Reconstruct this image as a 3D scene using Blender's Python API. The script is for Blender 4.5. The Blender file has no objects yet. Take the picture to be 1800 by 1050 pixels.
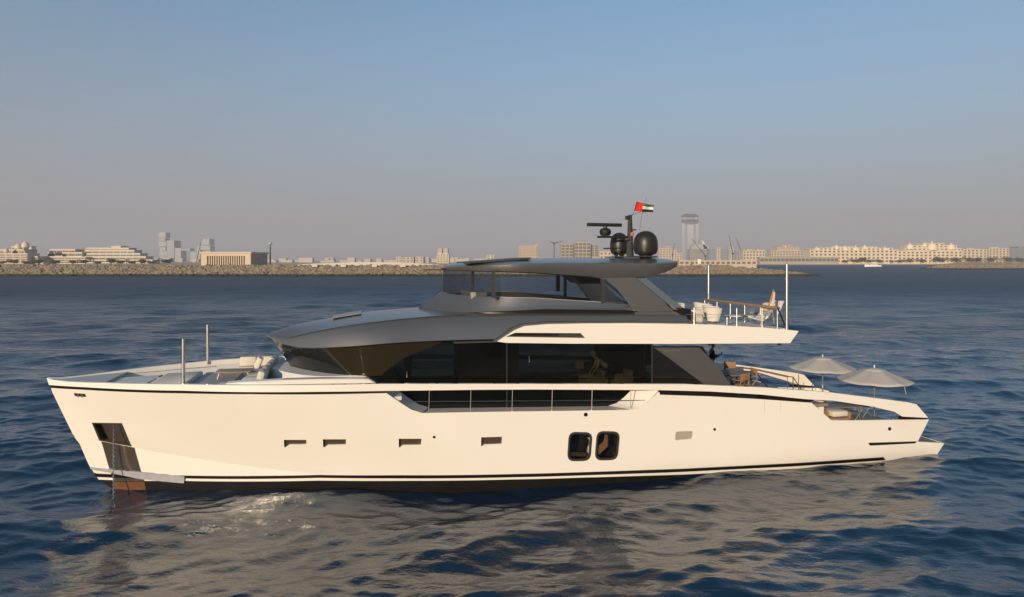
import bpy, bmesh, math, random
import numpy as np
from mathutils import Vector, Matrix, geometry
random.seed(7); rng = np.random.RandomState(11)
S = bpy.context.scene; COL = S.collection
R = math.radians
# ------------------------------------------------------------------ camera, sky, sun
CH, F, HZ = 7.85, 1200.0, 458.0            # camera height, focal length and horizon row (1800 px wide picture)
cam = bpy.data.objects.new('camera', bpy.data.cameras.new('camera')); COL.objects.link(cam)
cam.location = (0, 0, CH); cam.rotation_euler = (R(90), 0, 0)
cam.data.lens = 24; cam.data.sensor_width = 36; cam.data.shift_y = (HZ - 525) / 1800
cam.data.clip_start = .5; cam.data.clip_end = 30000
S.camera = cam
SUN_AZ, SUN_EL = 205.0, 12.0
w = bpy.data.worlds.new('World'); S.world = w; w.use_nodes = True
nt = w.node_tree; bg = nt.nodes['Background']
sky = nt.nodes.new('ShaderNodeTexSky'); sky.sky_type = 'NISHITA'; sky.sun_disc = False
sky.sun_elevation = R(SUN_EL); sky.sun_rotation = R(SUN_AZ)
sky.air_density = 1.0; sky.dust_density = .6; sky.ozone_density = 4.0
hs = nt.nodes.new('ShaderNodeHueSaturation'); hs.inputs['Saturation'].default_value = .96; hs.inputs['Hue'].default_value = .482; nt.links.new(sky.outputs[0], hs.inputs['Color'])
wtc = nt.nodes.new('ShaderNodeTexCoord'); wsx = nt.nodes.new('ShaderNodeSeparateXYZ'); nt.links.new(wtc.outputs['Generated'], wsx.inputs[0])
def wmath(op, a, b_=None):          # the dusty layer low in the sky
    n = nt.nodes.new('ShaderNodeMath'); n.operation = op
    for i, q_ in enumerate((a, b_)):
        if q_ is None: continue
        if isinstance(q_, (int, float)): n.inputs[i].default_value = q_
        else: nt.links.new(q_, n.inputs[i])
    return n.outputs[0]
wf = wmath('MULTIPLY', wmath('EXPONENT', wmath('MULTIPLY', wmath('POWER', wmath('ABSOLUTE', wmath('DIVIDE', wsx.outputs[2], .285)), 1.9), -1)), .92)
wmx = nt.nodes.new('ShaderNodeMix'); wmx.data_type = 'RGBA'; nt.links.new(wf, wmx.inputs[0]); nt.links.new(hs.outputs[0], wmx.inputs[6]); wmx.inputs[7].default_value = (2.15, 1.92, 2.02, 1)
nt.links.new(wmx.outputs[2], bg.inputs[0]); bg.inputs[1].default_value = 0.145
sl = bpy.data.lights.new('sun', 'SUN'); sl.energy = 4.8; sl.angle = R(0.6); sl.color = (1.0, 0.79, 0.54)
so = bpy.data.objects.new('sun', sl); COL.objects.link(so)
sd = Vector((math.sin(R(SUN_AZ)) * math.cos(R(SUN_EL)), math.cos(R(SUN_AZ)) * math.cos(R(SUN_EL)), math.sin(R(SUN_EL))))
so.rotation_euler = sd.to_track_quat('Z', 'Y').to_euler()
S.view_settings.view_transform = 'Standard'; S.view_settings.look = 'None'
S.view_settings.exposure = 0.08; S.view_settings.gamma = 1
HAZE = 2.0e-4

# ------------------------------------------------------------------ materials
MATS = {}
def mat(name, col, rough=.5, metal=0.0, var=.08, scale=3.0, bump=0.0, bscale=20.0, coat=0.0, spec=.5):
    if name in MATS: return MATS[name]
    m = bpy.data.materials.new(name); m.use_nodes = True; t = m.node_tree; b = t.nodes['Principled BSDF']
    b.inputs['Roughness'].default_value = rough; b.inputs['Metallic'].default_value = metal
    b.inputs['Coat Weight'].default_value = coat; b.inputs['Coat Roughness'].default_value = .06
    b.inputs['Specular IOR Level'].default_value = spec
    tc = t.nodes.new('ShaderNodeTexCoord'); n = t.nodes.new('ShaderNodeTexNoise')
    n.inputs['Scale'].default_value = scale; n.inputs['Detail'].default_value = 5
    t.links.new(tc.outputs['Object'], n.inputs['Vector'])
    r = t.nodes.new('ShaderNodeMix'); r.data_type = 'RGBA'
    r.inputs[6].default_value = tuple(c * (1 - var) for c in col) + (1,)
    r.inputs[7].default_value = tuple(min(1, c * (1 + var)) for c in col) + (1,)
    t.links.new(n.outputs[0], r.inputs[0]); t.links.new(r.outputs[2], b.inputs['Base Color'])
    if bump:
        n2 = t.nodes.new('ShaderNodeTexNoise'); n2.inputs['Scale'].default_value = bscale; n2.inputs['Detail'].default_value = 4
        t.links.new(tc.outputs['Object'], n2.inputs['Vector'])
        bp = t.nodes.new('ShaderNodeBump'); bp.inputs['Strength'].default_value = 1; bp.inputs['Distance'].default_value = bump
        t.links.new(n2.outputs[0], bp.inputs['Height']); t.links.new(bp.outputs[0], b.inputs['Normal'])
    MATS[name] = m; return m
def glass(name, tint, rough=.02, ior=1.5, body=None):
    m = bpy.data.materials.new(name); m.use_nodes = True; t = m.node_tree
    for n in list(t.nodes):
        if n.type != 'OUTPUT_MATERIAL': t.nodes.remove(n)
    out = [n for n in t.nodes if n.type == 'OUTPUT_MATERIAL'][0]
    tr = t.nodes.new('ShaderNodeBsdfTransparent'); tr.inputs[0].default_value = tint + (1,)
    gl = t.nodes.new('ShaderNodeBsdfGlossy'); gl.inputs['Roughness'].default_value = rough
    lw = t.nodes.new('ShaderNodeLayerWeight'); lw.inputs[0].default_value = .5
    pw = t.nodes.new('ShaderNodeMath'); pw.operation = 'POWER'; pw.inputs[1].default_value = 4; t.links.new(lw.outputs['Facing'], pw.inputs[0])
    f0 = ((ior - 1) / (ior + 1)) ** 2; fr = t.nodes.new('ShaderNodeMapRange'); fr.inputs[3].default_value = f0; fr.inputs[4].default_value = 1; t.links.new(pw.outputs[0], fr.inputs[0])
    mx = t.nodes.new('ShaderNodeMixShader')
    t.links.new(fr.outputs[0], mx.inputs[0]); t.links.new(tr.outputs[0], mx.inputs[1]); t.links.new(gl.outputs[0], mx.inputs[2])
    last = mx
    if body:
        df = t.nodes.new('ShaderNodeBsdfDiffuse'); df.inputs[0].default_value = body[0] + (1,)
        m2 = t.nodes.new('ShaderNodeMixShader'); m2.inputs[0].default_value = body[1]
        t.links.new(mx.outputs[0], m2.inputs[1]); t.links.new(df.outputs[0], m2.inputs[2]); last = m2
    t.links.new(last.outputs[0], out.inputs[0]); MATS[name] = m; return m
WHITE = mat('hull_white', (.81, .775, .715), .22, 0, .03, .5, .004, .5, .6)
DWHITE = mat('deck_white', (.62, .61, .59), .55, 0, .04, 2.0, .001, 60)
BLACK = mat('black_trim', (.008, .007, .006), .35, 0, .1)
ANTI = mat('antifouling', (.012, .010, .009), .5, 0, .4, 2.0)
GREY = mat('grey_metallic', (.265, .243, .222), .30, .8, .03, .8, 0, 1, .25)
GREYD = mat('grey_dark', (.07, .068, .066), .4, .5, .05)
STEEL = mat('polished_steel', (.68, .66, .62), .30, 1.0, .06, 8)
STEELW = mat('worn_steel', (.50, .40, .30), .18, .9, .25, 3, .006, 3)
TEAK = mat('teak', (.30, .175, .085), .5, 0, .3, 8, .001, 60)
TEAKG = mat('weathered_teak', (.19, .165, .135), .65, 0, .2, 6)
CUSH = mat('cream_cushion', (.60, .55, .47), .85, 0, .05, 4, .004, 6)
FABW = mat('white_fabric', (.66, .62, .55), .85, 0, .06, 5, .005, 8)
CANV = mat('canopy_fabric', (.43, .40, .37), .9, 0, .06, 3, .004, 5)
DOME = mat('dome_black', (.017, .0165, .012), .42, 0, .1, 4)
RUBB = mat('rubber', (.02, .02, .02), .6)
INTD = mat('interior_dark', (.035, .03, .026), .6, 0, .3)
INTC = mat('interior_chair', (.30, .25, .13), .8, 0, .15, 6)
SHELF = mat('interior_oak', (.16, .11, .06), .5, 0, .2, 3)
SKIN = mat('skin', (.42, .25, .17), .55, 0, .05)
HAIR = mat('hair', (.03, .018, .01), .6)
CLOD = mat('dark_cloth', (.015, .015, .018), .85, 0, .2)
CLOW = mat('pale_cloth', (.45, .42, .36), .85, 0, .08)
GLD = glass('tinted_glass', (.34, .34, .31), .015, 1.5, ((.008, .008, .006), .3))
GLF = glass('reflection_olive', (.10, .10, .09), .02, 1.5, ((.026, .021, .012), .8))  # olive tone stands for a bright reflection painted onto the forward side glass
GLC = glass('clear_glass', (.92, .93, .93), .01, 1.45)
GLW = glass('wheelhouse_glass', (.55, .57, .60), .12, 2.1)
RUST = mat('rusty_brown', (.17, .075, .035), .55, .2, .4, 3, .004, 12)
HG = mat('hull_glass', (.010, .009, .008), .06, 0, .2, 2, 0, 1, .4)
def stripes(name, c1, c2, scale, axis=1, rough=.6):
    m = mat(name, c1, rough); t = m.node_tree; b = t.nodes['Principled BSDF']
    tc = t.nodes.new('ShaderNodeTexCoord'); wv = t.nodes.new('ShaderNodeTexWave')
    wv.bands_direction = 'XYZ'[axis]; wv.inputs['Scale'].default_value = scale; wv.inputs['Distortion'].default_value = .1
    t.links.new(tc.outputs['Object'], wv.inputs['Vector'])
    cr = t.nodes.new('ShaderNodeValToRGB'); cr.color_ramp.elements[0].position = .05; cr.color_ramp.elements[1].position = .16
    cr.color_ramp.elements[0].color = c2 + (1,); cr.color_ramp.elements[1].color = c1 + (1,)
    t.links.new(wv.outputs[0], cr.inputs[0]); t.links.new(cr.outputs[0], b.inputs['Base Color']); return m
DECKT = stripes('teak_deck', (.21, .18, .145), (.03, .028, .025), 5.0)

# ------------------------------------------------------------------ object helpers
def tag(o, label=None, cat=None, group=None, kind=None):
    if label: o['label'] = label
    if cat: o['category'] = cat
    if group: o['group'] = group
    if kind: o['kind'] = kind
    return o
def empty(name, loc, rz=0, label=None, cat=None, group=None):
    o = bpy.data.objects.new(name, None); COL.objects.link(o); o.location = loc; o.rotation_euler = (0, 0, rz)
    o.empty_display_size = .3
    return tag(o, label, cat, group)
def kids(o): return [c for c in bpy.data.objects if c.parent == o]
def copy_tree(o, loc=None, rz=None, label=None, parent=None):
    ch = kids(o); c = o.copy(); COL.objects.link(c)
    if parent: c.parent = parent
    if loc is not None: c.location = loc
    if rz is not None: c.rotation_euler = (0, 0, rz)
    if label: c['label'] = label
    for k in ch: copy_tree(k, parent=c)
    return c
class MB:
    def __init__(s): s.v = []; s.f = []
    def add(s, vs, fs):
        n = len(s.v); s.v += [tuple(map(float, p)) for p in vs]; s.f += [tuple(i + n for i in f) for f in fs]; return s
    def box(s, c, d, rz=0, rx=0, ry=0):
        x, y, z = (q / 2 for q in d)
        M = Matrix.Translation(c) @ Matrix.Rotation(rz, 4, 'Z') @ Matrix.Rotation(ry, 4, 'Y') @ Matrix.Rotation(rx, 4, 'X')
        vs = [M @ Vector(p) for p in ((-x,-y,-z),(x,-y,-z),(x,y,-z),(-x,y,-z),(-x,-y,z),(x,-y,z),(x,y,z),(-x,y,z))]
        return s.add(vs, [(0,3,2,1),(4,5,6,7),(0,1,5,4),(1,2,6,5),(2,3,7,6),(3,0,4,7)])
    def box2(s, a, b): return s.box([(a[i] + b[i]) / 2 for i in range(3)], [abs(b[i] - a[i]) for i in range(3)])
    def tube(s, pts, r, n=8, cap=True):
        pts = [Vector(p) for p in pts]; rs = r if isinstance(r, (list, tuple)) else [r] * len(pts)
        vs = []; fs = []; up = Vector((0, 0, 1))
        for i, p in enumerate(pts):
            d = (pts[min(i + 1, len(pts) - 1)] - pts[max(i - 1, 0)])
            if d.length < 1e-9: d = Vector((0, 0, 1))
            d.normalize(); a = d.cross(up)
            if a.length < .05: a = d.cross(Vector((1, 0, 0)))
            a.normalize(); b = a.cross(d)
            for k in range(n):
                t = 2 * math.pi * k / n; vs.append(p + (a * math.cos(t) + b * math.sin(t)) * rs[i])
        for i in range(len(pts) - 1):
            for k in range(n):
                k2 = (k + 1) % n; fs.append((i*n+k, i*n+k2, (i+1)*n+k2, (i+1)*n+k))
        if cap: fs.append(tuple(range(n))[::-1]); fs.append(tuple((len(pts)-1)*n + k for k in range(n)))
        return s.add(vs, fs)
    def lathe(s, c, prof, n=20, sx=1, sy=1):
        vs = []; fs = []; m = len(prof)
        for k in range(n):
            t = 2 * math.pi * k / n
            for r, z in prof: vs.append((c[0] + r*math.cos(t)*sx, c[1] + r*math.sin(t)*sy, c[2] + z))
        for k in range(n):
            k2 = (k + 1) % n
            for j in range(m - 1): fs.append((k*m+j, k2*m+j, k2*m+j+1, k*m+j+1))
        return s.add(vs, fs)
    def prism(s, poly, y0, y1):     # polygon in the xz plane, extruded in y
        n = len(poly); ar = sum(poly[i][0]*poly[(i+1)%n][1] - poly[(i+1)%n][0]*poly[i][1] for i in range(n))
        if ar < 0: poly = poly[::-1]
        if y0 > y1: y0, y1 = y1, y0
        vs = [(x, y0, z) for x, z in poly] + [(x, y1, z) for x, z in poly]
        return s.add(vs, [tuple(range(n)), tuple(range(2*n-1, n-1, -1))] + [(i, i+n, (i+1)%n+n, (i+1)%n) for i in range(n)])
    def slab(s, poly, z0, z1):      # polygon in the xy plane, extruded in z
        n = len(poly); ar = sum(poly[i][0]*poly[(i+1)%n][1] - poly[(i+1)%n][0]*poly[i][1] for i in range(n))
        if ar < 0: poly = poly[::-1]
        vs = [(x, y, z0) for x, y in poly] + [(x, y, z1) for x, y in poly]
        return s.add(vs, [tuple(range(n-1, -1, -1)), tuple(range(n, 2*n))] + [(i, (i+1)%n, (i+1)%n+n, i+n) for i in range(n)])
    def grid(s, rows, flip=False, close=False):
        n = len(rows[0]); vs = [p for r in rows for p in r]; fs = []
        for i in range(len(rows) - 1):
            for j in range(n - (0 if close else 1)):
                j2 = (j + 1) % n; f = (i*n+j, i*n+j2, (i+1)*n+j2, (i+1)*n+j); fs.append(f[::-1] if flip else f)
        return s.add(vs, fs)
    def halves(s):
        par = list(range(len(s.v)))
        def find(a):
            while par[a] != a: par[a] = par[par[a]]; a = par[a]
            return a
        for f in s.f:
            r0 = find(f[0])
            for i in f[1:]: par[find(i)] = r0
        lo = {}; hi = {}
        for i in range(len(s.v)):
            q_ = find(i); y = s.v[i][1]; lo[q_] = min(lo.get(q_, 9e9), y); hi[q_] = max(hi.get(q_, -9e9), y)
        if not lo or any(lo[k] < -.02 and hi[k] > .02 for k in lo): return None
        if not any(hi[k] <= .02 for k in lo) or not any(lo[k] >= -.02 for k in lo): return None
        out = []
        for sg in (-1, 1):
            m = MB(); mp_ = {}
            for f in s.f:
                k = find(f[0]); side = -1 if hi[k] <= .02 else 1
                if side == sg:
                    for i in f:
                        if i not in mp_: mp_[i] = len(m.v); m.v.append(s.v[i])
                    m.f.append(tuple(mp_[i] for i in f))
            out.append(m)
        return out
    def build(s, name, m, parent=None, ang=32, bev=0, fix=False, split=True):
        root_ = parent
        while root_ is not None and root_.parent: root_ = root_.parent
        if split and root_ is not None and root_.name == 'motor_yacht':
            hv_ = s.halves()
            if hv_:
                a = hv_[0].build(name, m, parent, ang, bev, fix, False); hv_[1].build(name, m, parent, ang, bev, fix, False); return a
        me = bpy.data.meshes.new(name); me.from_pydata(s.v, [], s.f); me.materials.append(m)
        if bev or fix:
            bm = bmesh.new(); bm.from_mesh(me)
            bmesh.ops.remove_doubles(bm, verts=bm.verts, dist=1e-5)
            if fix: bmesh.ops.recalc_face_normals(bm, faces=bm.faces)
            if bev:
                ed = [e for e in bm.edges if len(e.link_faces) == 2 and e.calc_face_angle() > R(30)]
                bmesh.ops.bevel(bm, geom=ed, offset=bev, segments=2, affect='EDGES', profile=.5)
            bm.to_mesh(me); bm.free()
        me.validate(); me.shade_smooth(); me.set_sharp_from_angle(angle=R(ang))
        o = bpy.data.objects.new(name, me); COL.objects.link(o)
        if parent: o.parent = parent
        return o

# ------------------------------------------------------------------ water
def axis(dense0, dense1, step, lo, hi, g):
    a = list(np.arange(dense0, dense1, step)); s_ = step; x = a[-1]
    while x < hi: s_ *= g; x += s_; a.append(x)
    s_ = step; x = a[0]; b = []
    while x > lo: s_ *= g; x -= s_; b.append(x)
    return np.array(b[::-1] + a)
xs = axis(-26, 29, .11, -7500, 7500, 1.026); ys = np.concatenate([axis(12.5, 33, .085, -600, 500, 1.013)[:-1], 500 * 1.04 ** np.arange(0, 75)])
X, Y = np.meshgrid(xs, ys); dx = np.gradient(xs)[None, :] + 0*X; dy = np.gradient(ys)[:, None] + 0*Y; 
Z = np.zeros_like(X); DX = np.zeros_like(X); DY = np.zeros_like(X)
NW = 130
for i in range(NW):
    lam = .30 * (13 / .30) ** (i / (NW - 1)) * rng.uniform(.95, 1.05)
    th = R(-80) + rng.normal() * R(26 if lam > 2 else 32)
    k = 2 * math.pi / lam; slope = .0250 * (.75 if lam > 7 else .95 if lam > 2.5 else 1.05 if lam > .8 else 1.45)
    a = slope / k; att = np.clip((lam / (abs(math.cos(th)) * dx + abs(math.sin(th)) * dy) - 2.5) / 2.5, 0, 1); ph = rng.uniform(0, 6.28)
    arg = k * (X * math.cos(th) + Y * math.sin(th)) + ph
    Z += a * att * np.cos(arg); DX -= .85 * a * att * math.cos(th) * np.sin(arg); DY -= .85 * a * att * math.sin(th) * np.sin(arg)
BX_, BY_ = -16.155, 23.7
def dip(x, y, rx, ry, h): return h * np.exp(-((X - x) / rx) ** 2 - ((Y - y) / ry) ** 2)
uu_ = (X - BX_) * math.cos(R(12)) + (Y - BY_) * math.sin(R(12)); vv_ = (X - BX_) * math.sin(R(12)) - (Y - BY_) * math.cos(R(12))
lee = 1 - .30 * np.clip(1 - np.abs(vv_ - 4.5) / 4.5, 0, 1) * np.clip((uu_ + 1) / 4, 0, 1) * np.clip((35 - uu_) / 3, 0, 1)      # calmer water in the yacht's lee
Z *= lee; DX *= lee; DY *= lee
Z += .02 + dip(-14.2, 23.3, 2.2, 2.2, -.32) + dip(9, 25, 5, 2.5, -.13) + dip(15, 26.6, 4, 2.6, -.16) + dip(-2.0, 22.6, 2.4, 2.0, -.14)
ny, nx = X.shape
co = np.stack([X + DX, Y + DY, Z], -1).reshape(-1, 3)
ii = np.arange(ny * nx).reshape(ny, nx)
q = np.stack([ii[:-1, :-1], ii[:-1, 1:], ii[1:, 1:], ii[1:, :-1]], -1).reshape(-1, 4)
me = bpy.data.meshes.new('water'); me.vertices.add(len(co)); me.vertices.foreach_set('co', co.ravel())
me.loops.add(q.size); me.loops.foreach_set('vertex_index', q.ravel().astype(np.int32))
me.polygons.add(len(q)); me.polygons.foreach_set('loop_start', (np.arange(len(q)) * 4).astype(np.int32))
me.update(calc_edges=True); me.shade_smooth()
water = bpy.data.objects.new('water', me); COL.objects.link(water); water['kind'] = 'structure'
wm = bpy.data.materials.new('sea_water'); wm.use_nodes = True; t = wm.node_tree; b = t.nodes['Principled BSDF']
b.inputs['Base Color'].default_value = (.001, .017, .043, 1); b.inputs['IOR'].default_value = 1.46
tc = t.nodes.new('ShaderNodeTexCoord'); mp = t.nodes.new('ShaderNodeMapping'); mp.inputs['Scale'].default_value = (.6, 1, 1)
mp.inputs['Rotation'].default_value = (0, 0, R(8))
t.links.new(tc.outputs['Object'], mp.inputs['Vector'])
prev = None
gr_ = t.nodes.new('ShaderNodeNewGeometry'); sr_ = t.nodes.new('ShaderNodeSeparateXYZ'); rr_ = t.nodes.new('ShaderNodeMapRange'); rr_.interpolation_type = 'SMOOTHSTEP'
t.links.new(gr_.outputs['Position'], sr_.inputs[0]); t.links.new(sr_.outputs[1], rr_.inputs[0])   # waves too far off to resolve become roughness
rr_.inputs[1].default_value = 32; rr_.inputs[2].default_value = 200; rr_.inputs[3].default_value = .03; rr_.inputs[4].default_value = .52; b.inputs['Specular IOR Level'].default_value = .95
t.links.new(rr_.outputs[0], b.inputs['Roughness'])
for sc, dist, det in ((9.0, .010, 3), (2.6, .045, 6), (.8, .7, 6), (.12, 1.9, 5)):
    n = t.nodes.new('ShaderNodeTexNoise'); n.inputs['Scale'].default_value = sc; n.inputs['Detail'].default_value = det; n.inputs['Roughness'].default_value = .55
    t.links.new(mp.outputs[0], n.inputs['Vector'])
    bp = t.nodes.new('ShaderNodeBump'); bp.inputs['Distance'].default_value = dist; bp.inputs['Strength'].default_value = 1
    t.links.new(n.outputs[0], bp.inputs['Height'])
    if sc < 1:      # the long swell is modelled near the yacht, so its bump only grows where the mesh gets coarse
        g_ = t.nodes.new('ShaderNodeNewGeometry'); sx = t.nodes.new('ShaderNodeSeparateXYZ'); mr = t.nodes.new('ShaderNodeMapRange')
        t.links.new(g_.outputs['Position'], sx.inputs[0]); t.links.new(sx.outputs[1], mr.inputs[0])
        mr.inputs[1].default_value = 36 if sc > .3 else 90; mr.inputs[2].default_value = 80 if sc > .3 else 220
        t.links.new(mr.outputs[0], bp.inputs['Strength'])
    if prev: t.links.new(prev.outputs[0], bp.inputs['Normal'])
    prev = bp
t.links.new(prev.outputs[0], b.inputs['Normal'])
me.materials.append(wm)

# ------------------------------------------------------------------ yacht frame of reference: u aft from the stem, v to port (towards the camera side), z up
TH = R(12); cT, sT = math.cos(TH), math.sin(TH); BX, BY = -16.155, 23.7
def UZ(px, py, v):
    k = (px - 900) / F; u = (k * (BY - v*cT) - BX - v*sT) / (cT - k*sT)
    return u, CH - (py - HZ) / F * (BY + u*sT - v*cT)
def trace(pts, vf, off=0.0):
    out = []
    for px, py in pts:
        v = 2.0
        for _ in range(40):
            u, z = UZ(px, py, v); v += .6 * ((vf(u, z) if callable(vf) else vf) + off - v)
        out.append((u, z))
    return out
def world(u, v, z): return Vector((BX + u*cT + v*sT, BY + u*sT - v*cT, z))
yacht = empty('motor_yacht', world(0, 0, 0), TH, 'long cream hulled motor yacht with metallic grey superstructure, at anchor', 'yacht')
def item(name, u, v, z, rz=0, label=None, cat=None, group=None):
    return empty(name, world(u, v, z), TH + rz, label, cat, group)
def shp(s, p): s = max(0., min(1., s)); return 1 - (1 - s) ** p
def aft(u): return -.28 * max(0, min(1, (u - 26) / 8)) ** 1.5
def wd(u): return 3.75 * shp(u / 11, 2.2) + aft(u)
STEM = [(-.6, 2.5)] + sorted([(z, u) for u, z in trace([(84, 664), (89, 684), (130, 768), (138, 776), (156, 818), (190, 868)], 0)])
def st(z): return float(np.interp(z, [a for a, _ in STEM], [b_ for _, b_ in STEM]))
KN = [(-1, 1.72), (.85, 1.72), (2.8, 1.46), (4.7, 1.2), (6.8, .93), (9.6, .6), (13, .36), (40, .36)]
def zk(u): return float(np.interp(u, [a for a, _ in KN], [b_ for _, b_ in KN]))
def sect(u, z, zt):
    t_ = max(0, min(1, (zt - .4) / 3.3)); A = 3.6 + .15*t_; L = 16 - 5*t_; p = 1.9 + .3*t_
    return A * shp((u - st(z)) / L, p) + aft(u)
def hv(u, z):
    k = zk(u)
    if z >= k: return sect(u, z, z)
    v = sect(u, z, k)
    if z < .2: v *= 1 - .22 * (.2 - z)
    return v
def inside(p, poly):
    x, y = p; c = False; j = len(poly) - 1
    for i in range(len(poly)):
        xi, yi = poly[i]; xj, yj = poly[j]
        if (yi > y) != (yj > y) and x < (xj - xi) * (y - yi) / (yj - yi) + xi: c = not c
        j = i
    return c
def dens(poly, h):
    o = []
    for i, a in enumerate(poly):
        b_ = poly[(i + 1) % len(poly)]; n = max(1, int(math.hypot(b_[0]-a[0], b_[1]-a[1]) / h))
        o += [(a[0] + (b_[0]-a[0])*k/n, a[1] + (b_[1]-a[1])*k/n) for k in range(n)]
    return o
def rnd(poly, r=.25, n=4):       # round a polygon's corners
    o = []
    for i, p in enumerate(poly):
        a = Vector(poly[i-1]); b_ = Vector(p); c = Vector(poly[(i+1) % len(poly)])
        l = min(r, (a-b_).length*.45, (c-b_).length*.45); s1 = b_ + (a-b_).normalized()*l; s2 = b_ + (c-b_).normalized()*l
        for k in range(n + 1):
            t_ = k / n; o.append(tuple(s1*(1-t_)**2 + b_*2*t_*(1-t_) + s2*t_*t_))
    return o
def grow(poly, k):
    cx = sum(p[0] for p in poly)/len(poly); cz = sum(p[1] for p in poly)/len(poly); o = []
    for p in poly:
        d = Vector((p[0]-cx, p[1]-cz)); o.append((p[0] + d.x/d.length*k, p[1] + d.y/d.length*k))
    return o
def panel(mb, outline, vf, holes=(), step=.35, off=0.0, th=.12, sides=(1, -1), edge=None):
    loops = [dens(outline, edge or step*.8)] + [dens(h, min(step*.6, .12)) for h in holes]
    pts = []; eds = []
    for lp in loops:
        n0 = len(pts); pts += lp; eds += [(n0 + i, n0 + (i + 1) % len(lp)) for i in range(len(lp))]
    us = [p[0] for p in outline]; zs = [p[1] for p in outline]
    row = 0; z = min(zs) + step*.4
    while z < max(zs):
        u = min(us) + (row % 2) * step * .5
        while u < max(us):
            if inside((u, z), outline) and not any(inside((u, z), h) for h in holes):
                if min((u-p[0])**2 + (z-p[1])**2 for p in pts[:sum(len(l) for l in loops)] if abs(u-p[0]) < step) > (step*.33)**2 if any(abs(u-p[0]) < step for p in pts) else True:
                    pts.append((u, z))
            u += step
        z += step; row += 1
    V, E, Fc, _, _, _ = geometry.delaunay_2d_cdt([Vector(p) for p in pts], eds, [], 0, 1e-5)
    tris = []
    for f in Fc:
        c = sum((V[i] for i in f), Vector((0, 0))) / len(f)
        if inside(c, outline) and not any(inside(c, h) for h in holes):
            a = sum(V[f[i]].cross(V[f[(i+1) % len(f)]]) for i in range(len(f)))
            tris.append(tuple(f) if a > 0 else tuple(f)[::-1])
    cnt = {}
    for f in tris:
        for i in range(len(f)): cnt[(f[i], f[(i+1) % len(f)])] = 1
    bd = [e for e in cnt if (e[1], e[0]) not in cnt]
    n = len(V)
    for s_ in sides:
        vv = [(vf(p.x, p.y) if callable(vf) else vf) + off for p in V]
        vs = [(p.x, -s_*a, p.y) for p, a in zip(V, vv)] + [(p.x, -s_*(a - th if a > th else a*.5), p.y) for p, a in zip(V, vv)]
        fs = list(tris) + [tuple(i + n for i in f[::-1]) for f in tris] + [(e[1], e[0], e[0]+n, e[1]+n) for e in bd]
        if s_ < 0: fs = [f[::-1] for f in fs]
        mb.add(vs, fs)
    return mb
def H(pts, off=0.0): return [(max(u, st(z) + .006), z) for u, z in trace(pts, hv, off)]

# ------------------------------------------------------------------ hull
pocket = H([(163, 744), (213, 745), (230, 784), (176, 774)])
slot = [H([(499, 773.5), (538.5, 773.5), (538.5, 781), (509, 781.5), (502, 786.5), (499.5, 786)]),
        H([(567.5, 772.5), (608, 772.5), (608, 781.5), (577, 782), (571, 786.5), (568, 786)]),
        H([(701, 771.5), (741, 771.5), (740, 782), (709, 782.5), (703, 787), (701, 786)]),
        H([(846, 769), (883, 768), (882, 780.5), (853, 781.5), (847, 785), (845.5, 784)])]
port = [rnd(H([(1001.7, 761.5), (1039.2, 762.4), (1035.6, 808), (998.8, 808.6)]), .22), rnd(H([(1050.8, 760), (1087.6, 761), (1083.3, 806.4), (1047.2, 807.2)]), .22)]
swin = rnd(H([(1188, 758.8), (1218.3, 758), (1217, 771.5), (1186.6, 774.5)]), .07)
fair = rnd(H([(129, 691), (150, 692.5), (152, 698.5), (132, 697)]), .06)
holes_up = [pocket] + slot + port + [swin, fair]
top_px = [(89, 680.5), (151, 684.5), (322, 690.5), (440, 692), (560, 692.5), (676, 689), (705, 709), (723, 720.5), (742, 726.3), (840, 724.5), (940, 723.2),
          (1111, 720.8), (1126, 716), (1140, 705), (1158, 689.5), (1250, 692.5), (1340, 698), (1417, 705.5), (1426, 708), (1461, 739), (1500, 739.5), (1633, 737.5), (1613, 777)]
top = H(top_px)
aftp = H([(1660, 779.5), (1648, 798), (1612, 809.5), (1570, 812)])
L1 = H([(146, 832), (170, 832.5), (322, 836), (560, 835), (700, 835.5), (900, 833.5), (1030, 830), (1200, 824.5), (1400, 814.5), (1553, 804)], .0)
L2 = H([(149, 838), (170, 838.5), (322, 841), (560, 840), (700, 841), (900, 839), (1030, 835.5), (1200, 829.5), (1400, 819.5), (1556, 809)], .0)
L3 = H([(152, 843), (170, 843.5), (322, 845.5), (560, 845), (700, 845.5), (900, 843), (1030, 839.5), (1200, 834.5), (1400, 824), (1500, 819.5)], .0)
kn_line = [(u, zk(u)) for u in np.arange(.9, 9.9, .6)]
def upto(line, u0): return [p for p in line if p[0] > u0]
# upper panel above the knuckle, lower panel below it
kn_end = min(range(len(L1)), key=lambda i: abs(L1[i][0] - 9.8))
stem_up = [(st(z) + .004, z) for z in np.arange(1.75, top[0][1], .3)][::-1]
u_out = top + aftp + [(p[0], p[1]) for p in upto(L3, 9.9)[::-1]] + [(9.9, float(np.interp(9.9, [p[0] for p in L3], [p[1] for p in L3])))] + kn_line[::-1] + stem_up[::-1]
hm = MB(); panel(hm, u_out, hv, holes_up, .42, th=.10)
stem_lo = [(st(z) + .004, z) for z in np.arange(1.68, L3[0][1] + .05, -.25)]
l_out = kn_line + [(9.9, float(np.interp(9.9, [p[0] for p in L3], [p[1] for p in L3])))] + [p for p in L3 if p[0] < 9.9][::-1][:-1] + stem_lo[::-1]
gap = H([(178, 776), (231, 786), (236, 787), (254, 842), (200, 842), (192, 823)])
panel(hm, l_out, hv, (), .42, th=.10)
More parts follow.
